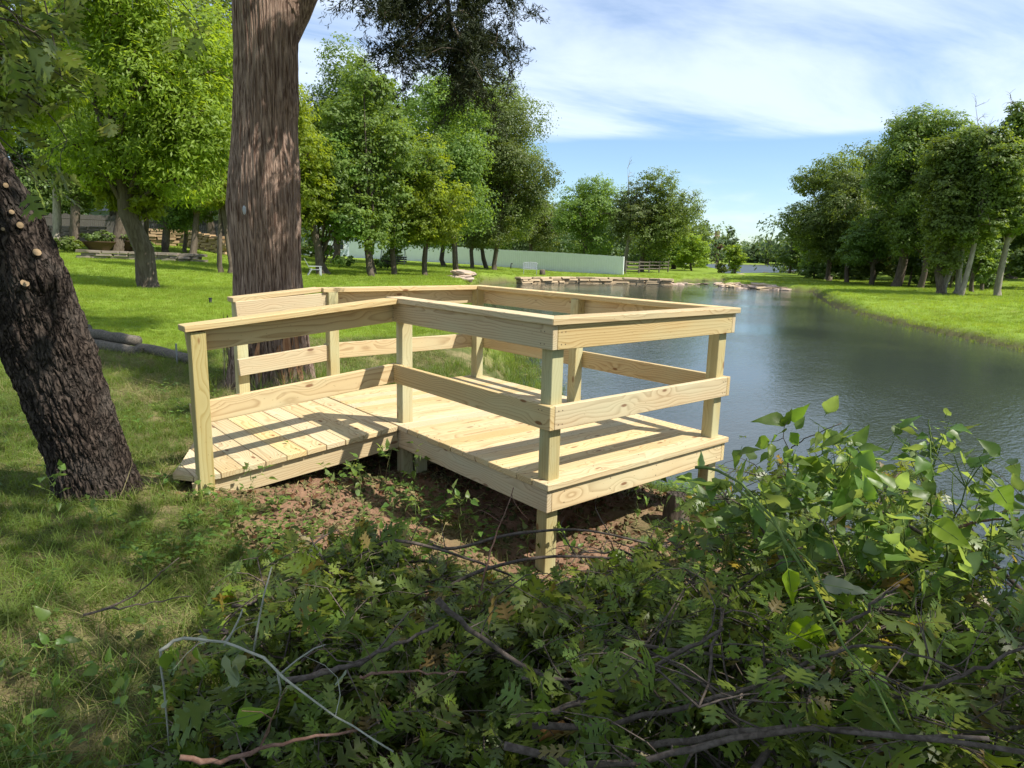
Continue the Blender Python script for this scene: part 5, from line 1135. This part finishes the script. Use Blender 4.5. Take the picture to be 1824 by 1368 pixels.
# tall bank grass behind the deck and round the cedar
tallT = [tuft_arrays(20, .38, .06, .0042, .9, r, 4, .6) for _ in range(4)]
x = r.uniform(1.3, 14, 5200)**1.0; y = r.uniform(2.0, 20, 5200); d_ = wdist(x, y)
ok = (d_ > .05) & (d_ < .6+.9*fbm(x*.5, y*.5, 44)) & (np.hypot(x-CAM[0], y-CAM[1]) < 24) & rampfree(x, y)
x1, y1 = x[ok], y[ok]; q = 260; x2 = r.normal(.9, .6, q); y2 = r.normal(3.9, .45, q); ok = rampfree(x2, y2) & (wdist(x2, y2) > .1)
x1 = np.concatenate([x1, x2[ok]]); y1 = np.concatenate([y1, y2[ok]])
scatter('bank_grass', np.stack([x1, y1, ground(x1, y1)], 1), r.uniform(0, 6.28, len(x1)), .4+.6*r.random(len(x1)), tallT, M_grass)
# fringe at the pond edge all round, and weeds floating against the near left shore
x, y, rr_ = ringpts(60000, 8, 70, 42, 1.3); d_ = sdf(MAIN, x, y); ok = (d_ > -.35-.5*(r.random(len(x))**3)) & (d_ < .25)
x, y = x[ok], y[ok]; scatter('shore_fringe', np.stack([x, y, np.maximum(ground(x, y), WZ)-.01], 1), r.uniform(0, 6.28, len(x)), .35+.6*r.random(len(x)), [tuft_arrays(9, .22, .10, .006, .6, r, 2) for _ in range(3)], M_grass)
flt = []
for _ in range(3):
    V = []; F = []
    for k in range(9):
        a = r.uniform(0, 6.28); c_ = r.normal(size=2)*.06; l = r.uniform(.01, .035); o_ = len(V); ca, sa = math.cos(a)*l, math.sin(a)*l
        V += [(c_[0]-ca, c_[1]-sa, .004), (c_[0]+sa*.5, c_[1]-ca*.5, .006), (c_[0]+ca, c_[1]+sa, .004), (c_[0]-sa*.5, c_[1]+ca*.5, .008)]; F += [(o_, o_+1, o_+2), (o_, o_+2, o_+3)]
    flt.append((np.array(V), np.array(F)))
x = r.uniform(1.6, 12, 9000); y = r.uniform(1.5, 16, 9000); d_ = -sdf(MAIN, x, y); ok = (d_ > 0) & (r.random(len(x)) < ss(1.1, .0, d_)*ss(.35, .6, fbm(x*1.5, y*1.5, 46)))
x, y = x[ok], y[ok]; scatter('floating_weeds', np.stack([x, y, np.full(len(x), WZ+.004)], 1), r.uniform(0, 6.28, len(x)), .6+.9*r.random(len(x)), flt, M_straw)
# soil clods, chips and dead leaves on the dug bank
def chip(r, l, w_, t_): 
    V = np.array([(x*l, y*w_, z*t_) for x in (-.5, .5) for y in (-.5, .5) for z in (-.5, .5)])*(1+.25*r.normal(size=(8, 3))*.5); return V, np.array([(0, 1, 3), (0, 3, 2), (4, 6, 7), (4, 7, 5), (0, 4, 5), (0, 5, 1), (2, 3, 7), (2, 7, 6), (0, 2, 6), (0, 6, 4), (1, 5, 7), (1, 7, 3)])
def soilpts(n, x0=-2.2, x1=3, y0=-1.4, y1=4):
    x = r.uniform(x0, x1, n); y = r.uniform(y0, y1, n); ok = (soilmask(x, y)*1.2 > r.random(n)) & (wdist(x, y) > .0); return x[ok], y[ok]
x, y = soilpts(15000); P_ = np.stack([x, y, ground(x, y)+.003], 1)
scatter('soil_clods', P_, r.uniform(0, 6.28, len(x)), (.35+1.3*r.random(len(x))**3), [chip(r, .022, .018, .014) for _ in range(5)], M_ground, r.normal(size=(len(x), 2)))
x, y = soilpts(16000, -3.5, 3, -2.5, 4); scatter('wood_chips', np.stack([x, y, ground(x, y)+.006], 1), r.uniform(0, 6.28, len(x)), .5+1.1*r.random(len(x))**2, [chip(r, .06, .006, .003), chip(r, .04, .009, .003), chip(r, .09, .004, .003)], M_straw, r.normal(size=(len(x), 2))*.25)
dl = [(V*.05, T) for V, T in BRDL]
x, y = soilpts(5200, -3, 3, -2, 4); scatter('dead_leaf_litter', np.stack([x, y, ground(x, y)+.012], 1), r.uniform(0, 6.28, len(x)), .5+.7*r.random(len(x)), dl, M_red, r.normal(size=(len(x), 2))*.6)
# low broad-leaved weeds: thin over the rough ground, thicker before the brush
wd = []
for _ in range(4):
    V = []; F = []; o_ = 0
    for k in range(9):
        a = r.uniform(0, 6.28); h_ = r.uniform(.02, .13); s_ = r.uniform(.022, .05); ax = np.array([math.cos(a), math.sin(a), r.uniform(-.2, .5)]); xx_, yy_, zz_ = frame(ax, np.array([0, 0, 1.]))
        V0, T0 = BRDL[k % 4]; p = np.array([ax[0]*h_*.5, ax[1]*h_*.5, h_]); V.append(p+s_*(V0[:, :1]*xx_+V0[:, 1:2]*yy_+V0[:, 2:]*zz_)); F.append(T0+o_); o_ += len(V0)
    wd.append((np.concatenate(V), np.concatenate(F)))
x = r.uniform(-5.5, 2.6, 9000); y = r.uniform(-4, 5, 9000); den = .10+.75*np.exp(-((y+.25*x-.55)/.55)**2)*(x > -2)+.5*np.exp(-((x+3.2)**2+(y+.6)**2)/1.2)+.9*np.exp(-((x-2.1)**2/.35+(y-.4)**2/.9))
ok = (r.random(len(x)) < den*ss(.35, .6, fbm(x*1.4, y*1.4, 50))) & (wdist(x, y) > .1) & rampfree(x, y) & (np.hypot(x-CAM[0], y-CAM[1]) > 1.1) & (soilmask(x, y) < .9+.3*r.random(len(x)))
x, y = x[ok], y[ok]; scatter('ground_weeds', np.stack([x, y, ground(x, y)], 1), r.uniform(0, 6.28, len(x)), .6+.9*r.random(len(x)), wd, M_broad)

# ------------------------------------------------------------------ the brush: cut oak branches piled on the bank
def top_line(px): return np.interp(px, [250, 330, 420, 520, 600, 660, 760, 830, 930, 1020, 1120, 1180, 1230, 1300, 1400, 1500, 1620, 1720, 1800, 1900], [1200, 1150, 1010, 960, 950, 930, 950, 1045, 1045, 1040, 985, 940, 900, 850, 815, 830, 800, 860, 960, 1000])
def px_of(P):
    d = np.atleast_2d(P)-CAM; z_ = d@CF; return 912+FPX*(d@CR)/z_, 684-FPX*(d@CU)/z_
def inside(P, slack=0.0): px, py = px_of(P); return bool(py[0] > top_line(px[0])-slack and px[0] > 300)
def cut_branch(label, pts, ra, r, n_tw=9, per=7, size=.115, src=OAKL, mes=OAKM, leafm=M_oakleaf, barkm=M_twig, group=None, name='cut_branch', nobj=60, prune=True, spread=.34, twr=.36):
    """a leafy branch along world points pts; some leaves single objects, the rest one part"""
    p0 = np.array(pts[0]); o = thing(name, label, 'branch', p0, group)
    P_ = [np.array(p)-p0 for p in pts]; t_ = np.linspace(0, 1, len(P_)); tt = np.linspace(0, 1, 12); C = np.stack([np.interp(tt, t_, [p[i] for p in P_]) for i in range(3)], 1)
    for _ in range(2): C[1:-1] = (C[:-2]+2*C[1:-1]+C[2:])/4
    C[1:-1] += r.normal(size=(10, 3))*.006; g_ = Geo(); g_.tube(list(C), list(np.linspace(ra, ra*.3, 12)), 7); link('stem', g_.mesh('stem', barkm, True), o)
    g2 = Geo(); items = []; axd = C[-1]-C[0]; axd /= np.linalg.norm(axd)
    for k in range(n_tw):
        i = int(r.integers(2, 12)) if k > 1 else 11; s_ = 1 if k % 2 else -1; sd = np.cross(axd, [0, 0, 1.])*s_+axd*.7+r.normal(size=3)*.45; sd[2] = abs(sd[2])*.6+.1; sd /= np.linalg.norm(sd)
        l = spread*r.uniform(.5, 1.2); e_ = C[i]+sd*l
        if prune and not inside(e_+p0, 25*r.random()): e_ = C[i]+(e_-C[i])*np.array([1, 1, -.5])*.7
        tw_ = curve(C[i], e_, r, 5, .22); g2.tube(tw_, [ra*twr, ra*twr*.8, ra*twr*.6, ra*twr*.45, ra*twr*.3], 4)
        for q in range(per):
            p_ = tw_[min(4, 1+int(r.random()**.5*4))]+r.normal(size=3)*.018; ax = sd*.6+rdir(1, r)[0]*.9+np.array([0, 0, -.3]); nn = rdir(1, r)[0]*.75+np.array([0, 0, 1.])
            if prune and not inside(p_+p0+ax*.04, 30*r.random()**2): continue
            x_, y_, z_ = frame(ax, nn); pe = p_+x_*.012; items.append((pe, x_, y_, z_, size*r.uniform(.55, 1.15))); g2.tube([p_-x_*.004, pe+x_*.012], [.0012, .0008], 3, cap=False)
    link('side_twigs', g2.mesh('side_twigs', barkm), o, kind='stuff')
    r.shuffle(items)
    items = sorted(items, key=lambda it: np.linalg.norm(it[0]+p0-CAM)-it[4]*4)
    for it in items[:nobj]: place_leaf(mes[r.integers(len(mes))], *it, o)
    if len(items) > nobj: V, F = joined(src, items[nobj:], r); link('leaves', mesh('leaves', V, F, leafm, True), o, kind='stuff')
    return o
r = np.random.default_rng(4); SP = []
zones = [('left edge of the brush pile', 360, 560), ('left middle of the brush pile', 560, 800), ('middle of the brush pile below the near deck post', 800, 1050), ('centre right of the brush pile', 1050, 1280), ('right of the brush pile', 1280, 1560), ('far right of the brush pile', 1560, 1900)]
rows = ['front row', 'second row', 'third row', 'fourth row', 'fifth row', 'back row']; ords = ['leftmost', 'second from left', 'second from right', 'rightmost']; zn = ['left edge', 'left side', 'middle', 'centre right', 'right side', 'far right']
brush_group = 'cut leafy oak branches heaped in the brush pile'
for zi, (zl, a, b_) in enumerate(zones):
    nn_ = [16, 24, 24, 24, 24, 24][zi]
    for k in range(nn_):
        px = a+(b_-a)*((k % 4)+r.random())/4; fr_ = (k+.5)/nn_; top_ = float(top_line(px)); D = 1.45+fr_*([1.3, 1.5, 1.25, 1.9, 1.95, 2.0][zi])
        g0 = bd(px, D); zg = gz(*g0); hm = [.25, .32, .30, .62, 1.0, .95][zi]*(.6+.4*fr_); z_ = max(zg, WZ)+.05+hm*r.random()**.8
        # stay under the outline of the heap
        d_ = ray(px, top_+45); zmax = CAM[2]+d_[2]*D/math.hypot(d_[0], d_[1]); z_ = min(z_, zmax); z_ = max(z_, zg+.04)
        an = r.uniform(0, 2*math.pi); l = r.uniform(.5, 1.05); dv = np.array([math.cos(an), math.sin(an), r.uniform(-.12, .28)])*l
        c_ = np.array([g0[0], g0[1], z_]); pts = [c_-dv*.5, c_-dv*.2+np.array([0, 0, .05]), c_+dv*.15+np.array([0, 0, .07]), c_+dv*.5+np.array([0, 0, .02])]
        for p in pts: p[2] = max(p[2], gz(p[0], p[1])+.02)
        if min(np.linalg.norm(p-CAM) for p in pts) < 1.0: continue
        if not all(inside(p, 15) for p in pts):
            pts = [c_+(p-c_)*.45 for p in pts]
        cut_branch('leafy oak branch, %s in %s, %s of brush pile' % (ords[k % 4], rows[k//4], zn[zi]), pts, r.uniform(.006, .011), r, 11, 7, r.uniform(.06, .105), group=brush_group, nobj=20)
# taller mixed growth at the right: broad-leaved shoots standing over the heap
sh = 'broad leaved shoots standing up out of the brush'
for (px, py0, pxt, pyt, D, lab) in [(1300, 960, 1290, 850, 2.6, 'short leafy shoot before the right deck post'), (1380, 980, 1420, 800, 2.5, 'leafy shoot below the serrated elm sprig'), (1450, 1000, 1470, 830, 2.7, 'shoot between elm sprig and heart shaped leaves'), (1500, 960, 1512, 790, 2.5, 'shoot topped by small upright yellow green leaves'),
        (1560, 980, 1550, 850, 2.4, 'dense leafy shoot left of the tallest thin stem'), (1620, 960, 1660, 800, 2.6, 'bushy shoot at the foot of the tallest thin stem'), (1690, 980, 1720, 830, 2.6, 'bushy shoot right of the tallest thin stem'), (1740, 1000, 1790, 900, 2.5, 'right hand shoot with large pale leaves over the water'), (1800, 1080, 1830, 960, 2.3, 'rightmost shoot hanging over the pond'),
        (1330, 1000, 1350, 900, 2.4, 'low shoot over the hidden right deck post'), (1420, 1050, 1440, 930, 2.2, 'leafy shoot in the middle of the right hand brush'), (1600, 1060, 1610, 900, 2.2, 'leafy shoot under the bright folded leaf'), (1520, 1050, 1540, 930, 2.2, 'leafy shoot beside the green vine stem')]:
    pyt += 38; a_ = W3(px, py0, D); b_ = W3(pxt, pyt, D); a_ = a_-np.array([0, 0, .15])
    cut_branch(lab, [a_, a_*.7+b_*.3+r.normal(size=3)*.03, a_*.35+b_*.65+r.normal(size=3)*.03, b_], .006, r, 9, 5, r.uniform(.07, .10), BRDL, BRDM, M_broad, M_greenstem, sh, 'leafy_shoot', 45, False, .2)
# weeds and seedlings before the ramp and under the deck
sd_ = 'small green seedlings on the dug soil'
for (px, py, h_, n_, lab) in [(505, 850, .16, 5, 'small seedling against the ramp side board'), (535, 862, .13, 4, 'seedling just right of the first one by the ramp'), (648, 925, .30, 8, 'slender seedling on sunny soil left of deck shade'), (642, 880, .2, 5, 'pair of round leaves on a thin stalk under the ramp corner'), (690, 900, .34, 8, 'tall thin weed at the edge of the deck shade'), (738, 870, .22, 5, 'weed reaching up by the inner deck post'),
        (820, 985, .30, 9, 'ash seedling with long leaves in the dark under the deck'), (740, 990, .34, 12, 'broad leaved seedling on the left front of the shaded soil'), (700, 985, .28, 10, 'leafy weed at the top of the brush pile'), (940, 1010, .22, 7, 'weed just left of the near deck post'), (1010, 1020, .22, 7, 'weed just right of the near deck post'), (590, 900, .2, 6, 'bright weed in the sun before the ramp'), (450, 905, .18, 8, 'bright weed left of the seedlings'),
        (400, 940, .18, 8, 'leafy weed in the grass right of the oak'), (110, 930, .22, 9, 'broad leaved weed at the foot of the leaning oak'), (190, 945, .18, 7, 'small weed in front of the leaning oak'), (90, 1290, .28, 10, 'low leafy plant in the bottom left corner'), (240, 1340, .25, 9, 'low leafy plant near the bottom left'), (1130, 940, .25, 9, 'leafy weed on the sunlit bank behind the near post'), (1180, 905, .2, 8, 'weed on the sunlit bank under the deck edge')]:
    q = G(px, py); e_ = q+np.array([r.normal()*.03, r.normal()*.03, h_])
    cut_branch(lab, [q, q*.6+e_*.4+r.normal(size=3)*.01, q*.3+e_*.7+r.normal(size=3)*.01, e_], .003, r, max(4, n_//2), 3, .062, BRDL, BRDM, M_broad, M_greenstem, sd_, 'seedling', 40, False, .09, .5)

# bare stems that cross the heap, each traced where it lies
def stem(label, pts, Ds, ra, m_=M_twig, name='bare_branch', twigs=0, seed=0):
    rr = np.random.default_rng(seed+len(pts)); Ds = Ds if hasattr(Ds, '__len__') else [Ds]*len(pts); Ds = [D*.84 if D < 2.2 else D for D in Ds]; W_ = [W3(px, py, D) for (px, py), D in zip(pts, Ds)]
    o = thing(name, label, 'branch', W_[0]); t_ = np.linspace(0, 1, len(W_)); tt = np.linspace(0, 1, 18)
    C = np.stack([np.interp(tt, t_, [p[i] for p in W_]) for i in range(3)], 1)
    for _ in range(2): C[1:-1] = (C[:-2]+2*C[1:-1]+C[2:])/4
    C = C+rr.normal(size=C.shape)*.0025-W_[0]; g_ = Geo(); R0 = np.linspace(ra, ra*.45, 18)*(1+.18*(rr.random(18) > .8)); g_.tube(list(C), list(R0), 8); link('stem', g_.mesh('stem', m_, True), o)
    for k in range(twigs):
        i = int(rr.integers(3, 17)); g_ = Geo(); g_.tube(curve(C[i], C[i]+rdir(1, rr)[0]*rr.uniform(.08, .22)+np.array([0, 0, .03]), rr, 5, .25), list(np.linspace(ra*.35, ra*.1, 5)), 4); link('side_twig', g_.mesh('side_twig', m_), o)
    return o
stem('long dark branch passing in front of the near deck post and bending right', [(600, 1105), (730, 1081), (781, 1061), (822, 1027), (874, 1009), (942, 992), (993, 990), (1079, 992), (1199, 1006), (1300, 1030)], [2.6, 2.6, 2.6, 2.65, 2.7, 2.75, 2.8, 2.8, 2.8, 2.8], .010, twigs=4, seed=1)
stem('dark arched branch highest across the near deck post', [(771, 974), (812, 982), (860, 963), (908, 950), (976, 943), (1038, 940), (1113, 958), (1200, 979), (1290, 1000)], 2.85, .008, twigs=4, seed=2)
stem('grey branch end rising left of the shaded soil', [(630, 1010), (650, 985), (680, 960), (740, 966), (812, 985), (874, 1009), (925, 1032), (976, 1052), (1028, 1064)], 2.75, .008, twigs=3, seed=3)
stem('thin reddish twig standing upright before the dark under the deck', [(836, 1180), (848, 1120), (862, 1020), (880, 960), (903, 905), (914, 868)], [2.2, 2.3, 2.4, 2.5, 2.5, 2.5], .0042, M_redtwig, 'upright_twig', 3, 4)
stem('forked grey brown branch running down through the middle of the pile', [(780, 1070), (846, 1129), (898, 1163), (976, 1208), (1045, 1242), (1130, 1290)], 1.95, .0075, twigs=4, seed=5)
stem('straight thin branch lying level in the middle of the pile', [(930, 1206), (1060, 1210), (1200, 1210), (1330, 1225)], 1.95, .0045, twigs=3, seed=6)
stem('grey branch sloping up to the right above the orange log', [(920, 1290), (1000, 1262), (1062, 1245), (1200, 1167), (1290, 1120)], 1.85, .0085, twigs=3, seed=7)
stem('long branch passing behind the peeled orange log', [(942, 1293), (1062, 1297), (1200, 1266), (1330, 1225), (1450, 1190)], 1.8, .0085, twigs=3, seed=8)
stem('lowest thick branch along the bottom centre of the picture', [(900, 1330), (1045, 1366), (1130, 1360), (1200, 1341), (1400, 1290), (1634, 1319), (1850, 1340)], [1.6]*7, .0095, twigs=4, seed=9)
stem('long smooth branch across the lower right of the pile', [(1160, 1330), (1270, 1310), (1397, 1293), (1530, 1300), (1634, 1319), (1760, 1312)], 1.7, .0085, twigs=3, seed=10)
stem('grey branch rising to the right edge with a curled tendril', [(1560, 1262), (1598, 1241), (1728, 1198), (1830, 1150)], 1.9, .006, twigs=4, seed=11)
stem('thin brown branch bent like a roof in the right of the pile', [(1290, 1290), (1330, 1255), (1416, 1187), (1480, 1160), (1548, 1142), (1630, 1165), (1714, 1198)], 1.9, .005, twigs=4, seed=12)
stem('bare branch sloping up behind the large bright leaf', [(1480, 1130), (1520, 1105), (1560, 1070), (1600, 1040)], 2.1, .005, twigs=2, seed=13)
stem('bare brown branch reaching out over the water at the right edge', [(1700, 945), (1745, 928), (1790, 924), (1860, 930)], 2.5, .005, M_redtwig, twigs=5, seed=14)
stem('dark branch in the left of the pile running to the grassy side', [(510, 1215), (600, 1190), (640, 1180), (700, 1150), (780, 1115)], 2.1, .009, twigs=3, seed=15)
stem('pinkish cut branch in the bottom left of the pile', [(320, 1348), (400, 1362), (470, 1330), (560, 1312), (640, 1300)], 1.65, .006, M_redtwig, twigs=3, seed=16)
stem('slim straight twig lying on the sunlit grass', [(180, 1085), (230, 1070), (275, 1030), (318, 993)], 2.75, .004, twigs=1, seed=17)
stem('thin level twig on the grass just under the straight one', [(150, 1093), (220, 1082), (280, 1072), (340, 1063)], 2.65, .004, twigs=1, seed=18)
stem('brown branch crossing left of the upright reddish twig', [(640, 1205), (700, 1195), (780, 1200), (830, 1195)], 1.95, .004, M_redtwig, twigs=2, seed=19)
stem('tall thin leafless stem rising over the water at right', [(1665, 880), (1658, 830), (1656, 790), (1655, 745)], 2.5, .004, M_greenstem, 'bare_shoot', 3, 20)
vine = stem('long green vine stem running down through the right hand brush', [(1240, 832), (1293, 838), (1368, 909), (1444, 1028), (1480, 1110), (1520, 1170), (1634, 1340)], [2.35, 2.3, 2.1, 1.9, 1.8, 1.75, 1.6], .0045, M_greenstem, 'green_vine', 2, 21)
stem('second green stem beside the vine in the right hand brush', [(1300, 860), (1390, 940), (1450, 1010), (1490, 1080)], [2.3, 2.15, 2.0, 1.9], .0035, M_greenstem, 'green_vine', 1, 22)
# big single leaves of the vine
def big_leaf(label, px, py, D, pxt, pyt, length_k, wd_, m_, fold=.3, bend=.2, seed=1, nrm=(0, 0, 1), wave=.6, Dt=None):
    a_ = W3(px, py, D); b_ = W3(pxt, pyt, Dt or D); V, T = tri_soup(*simple_leaf(1.0, wd_, bend, fold, .75, 10, wave, seed)); l = np.linalg.norm(b_-a_)
    x_, y_, z_ = frame((b_-a_), np.array(nrm, float)); me = mesh('blade', V, T, m_, True); o = thing('vine_leaf', label, 'leaf', a_); place_leaf(me, np.zeros(3), x_, y_, z_, l, o, 'blade').name = 'blade'
    g_ = Geo(); g_.tube([(-x_*.05-z_*.015), -x_*.02, x_*.01, x_*.6*l+z_*(-bend*.36*l)+z_*.001], [.0016, .0016, .0016, .0008], 4, cap=False); link('stalk', g_.mesh('stalk', M_greenstem), o); return o
vf = tuple(-CF)
big_leaf('large bright yellow green leaf catching light in the centre right of the brush', 1465, 1120, 1.75, 1388, 1150, 1, 1.0, M_yellowleaf, .15, .1, 1, vf)
big_leaf('large dark green broad leaf low in the right hand brush', 1600, 1262, 1.55, 1475, 1270, 1, .85, M_broad, .2, .15, 2, (vf[0], vf[1], .9))
big_leaf('long bright folded leaf below the tall thin stem', 1662, 930, 2.1, 1740, 982, 1, .55, M_yellowleaf, .3, .15, 3, vf)
big_leaf('pale green wavy leaf halfway up the right hand brush', 1462, 1040, 1.9, 1560, 1056, 1, .42, M_greyleaf, .3, .1, 4, (vf[0], vf[1], 1.2))
big_leaf('slim bright leaf curving down right of the large yellow green one', 1518, 1163, 1.75, 1600, 1208, 1, .35, M_yellowleaf, .35, .4, 5, (vf[0], vf[1], .9))
big_leaf('drooping bright leaf hanging on the green vine stem', 1403, 1012, 1.9, 1415, 1082, 1, .45, M_yellowleaf, .6, .1, 6, vf)
big_leaf('bright triangular leaf over the water at the right edge', 1775, 868, 2.3, 1808, 915, 1, .9, M_yellowleaf, .2, .1, 7, vf)
big_leaf('round pale leaf above the large dark leaf low in the right hand brush', 1556, 1205, 1.65, 1590, 1235, 1, .95, M_broad, .2, .2, 8, (vf[0], vf[1], .8))
big_leaf('heart shaped green leaf near the top of the right hand brush', 1500, 900, 2.3, 1525, 845, 1, .9, M_broad, .2, .1, 9, vf)
big_leaf('heart shaped leaf against the water right of the elm sprig', 1560, 870, 2.3, 1535, 830, 1, .9, M_yellowleaf, .2, .1, 10, vf)
big_leaf('green leaf in the bottom left of the brush pile', 420, 1282, 1.7, 490, 1262, 1, .5, M_yellowleaf, .3, .1, 11, (vf[0], vf[1], .9))
# serrated sprig over the water
sp = stem('dark serrated elm sprig standing against the water above the brush', [(1400, 860), (1402, 830), (1405, 800), (1440, 780), (1500, 752)], 2.45, .003, M_twig, 'elm_sprig', 0, 30)
so_ = np.array(sp.location)
for (a, b_) in [((1402, 750), (1360, 742)), ((1405, 748), (1425, 737)), ((1400, 762), (1388, 775)), ((1385, 775), (1376, 790)), ((1372, 785), (1343, 793)), ((1375, 790), (1370, 815)), ((1418, 765), (1432, 745)), ((1408, 770), (1418, 790)), ((1440, 822), (1468, 850)), ((1430, 815), (1448, 835)), ((1410, 800), (1395, 815)), ((1395, 757), (1408, 740))]:
    pa = W3(*a, 2.45+.05*r.normal())-so_; pb = W3(*b_, 2.45+.05*r.normal())-so_; x_, y_, z_ = frame(pb-pa, np.array(vf)+r.normal(size=3)*.5); place_leaf(BRDM[r.integers(4)], pa, x_, y_, z_, np.linalg.norm(pb-pa)*1.15, sp)
g_ = Geo(); g_.tube([W3(*q, 2.45)-so_ for q in ((1405, 800), (1395, 780), (1397, 760), (1404, 750))], [.002, .0018, .0015, .001], 4); g_.tube([W3(*q, 2.45)-so_ for q in ((1395, 780), (1385, 785), (1372, 787))], [.0015, .0012, .001], 4); link('side_twig', g_.mesh('side_twig', M_twig), sp)
# pale wilted vine with hanging leaves, bottom left
wv_ = stem('pale grey wilted vine arching over the bottom left of the brush with hanging leaves', [(286, 1157), (308, 1137), (356, 1133), (408, 1150), (460, 1161), (494, 1194), (557, 1250), (620, 1291), (700, 1340)], [1.9, 1.9, 1.88, 1.85, 1.8, 1.75, 1.7, 1.65, 1.6], .0040, M_greystem, 'wilted_vine', 3, 31)
wo_ = np.array(wv_.location)
for pp in ([(286, 1157), (287, 1190), (292, 1225), (297, 1280), (301, 1328)], [(400, 1150), (412, 1130), (428, 1098), (432, 1085)], [(452, 1160), (458, 1120), (470, 1060), (484, 1010)], [(500, 1200), (530, 1175), (560, 1155), (580, 1148)], [(494, 1194), (500, 1230), (492, 1290), (496, 1330)]):
    g_ = Geo(); g_.tube([W3(*q, 1.86)-wo_ for q in pp], list(np.linspace(.0035, .002, len(pp))), 5); link('side_stem', g_.mesh('side_stem', M_greystem, True), wv_)
GM = leafmeshes(BRDL, [M_greyleaf], 'wilted')
for (px, py, l, mm) in [(293, 1162, .05, 1), (311, 1160, .06, 0), (350, 1150, .065, 0), (360, 1130, .03, 2), (402, 1165, .07, 2), (425, 1165, .075, 2), (440, 1175, .055, 1), (386, 1235, .05, 2), (285, 1228, .025, 2), (287, 1262, .022, 2), (420, 1185, .08, 2), (330, 1170, .05, 1), (590, 1225, .075, 2), (575, 1270, .08, 2), (545, 1300, .06, 2), (500, 1240, .06, 2), (520, 1290, .07, 2), (600, 1330, .07, 2), (480, 1320, .06, 2), (555, 1340, .06, 2), (640, 1345, .06, 2)]:
    pa = W3(px, py, 1.84)-wo_; d_ = np.array([r.normal()*.25, r.normal()*.25, -1.]) if py < 1200 else rdir(1, r)[0]; x_, y_, z_ = frame(d_, np.array(vf)+r.normal(size=3)*.6); place_leaf((BRDM if mm < 2 else GM)[r.integers(4)], pa, x_, y_, z_, l*1.25, wv_)
# the peeled log lying in the pile
a_ = W3(950, 1318, 1.72); b_ = W3(1075, 1258, 1.95); o = thing('cut_log', 'short cut log with peeled orange patches low in the middle of the brush pile', 'log', a_)
g_ = Geo(); v_ = b_-a_; g_.tube([v_*t+r.normal(size=3)*.0015 for t in np.linspace(0, 1, 9)], [.020, .021, .0205, .021, .020, .0205, .020, .019, .0185], 14); link('bark', g_.mesh('log_bark', M_oakbark, True), o)
up_ = frame(v_, np.array([0, 0, 1.]))
for (t0, t1, an0, an1) in [(.01, .38, -.2, 1.5), (.66, .92, -.1, 1.1), (.45, .52, .3, 1.3)]:
    V = [v_*t+.0222*(up_[1]*-math.cos(an)*1+up_[2]*math.sin(an)) for t in np.linspace(t0, t1, 6) for an in np.linspace(an0, an1, 6)]; F = [(i*6+j, i*6+j+1, i*6+j+7, i*6+j+6) for i in range(5) for j in range(5)]; link('peeled_patch', mesh('peeled_patch', V, F, M_orangelog, True), o)
# hidden stump on the shaded bank beside the right post
q = G(1200, 935); o = thing('tree_stump', 'small dark rotten stump on the bank beside the right deck post', 'stump', q); V, F, _ = bark_trunk([(0, 0, -.15), (0, 0, 0), (.01, 0, .12), (.02, 0, .22)], [.12, .09, .075, .07], 60, 30, 14, 0, .012, 5); link('bark', mesh('stump_bark', V, F, M_bark, True), o); g_ = Geo(); g_.tube([(.02, 0, .20), (.02, 0, .215)], .066, 12); link('broken_top', g_.mesh('broken_top', M_oakbark), o)
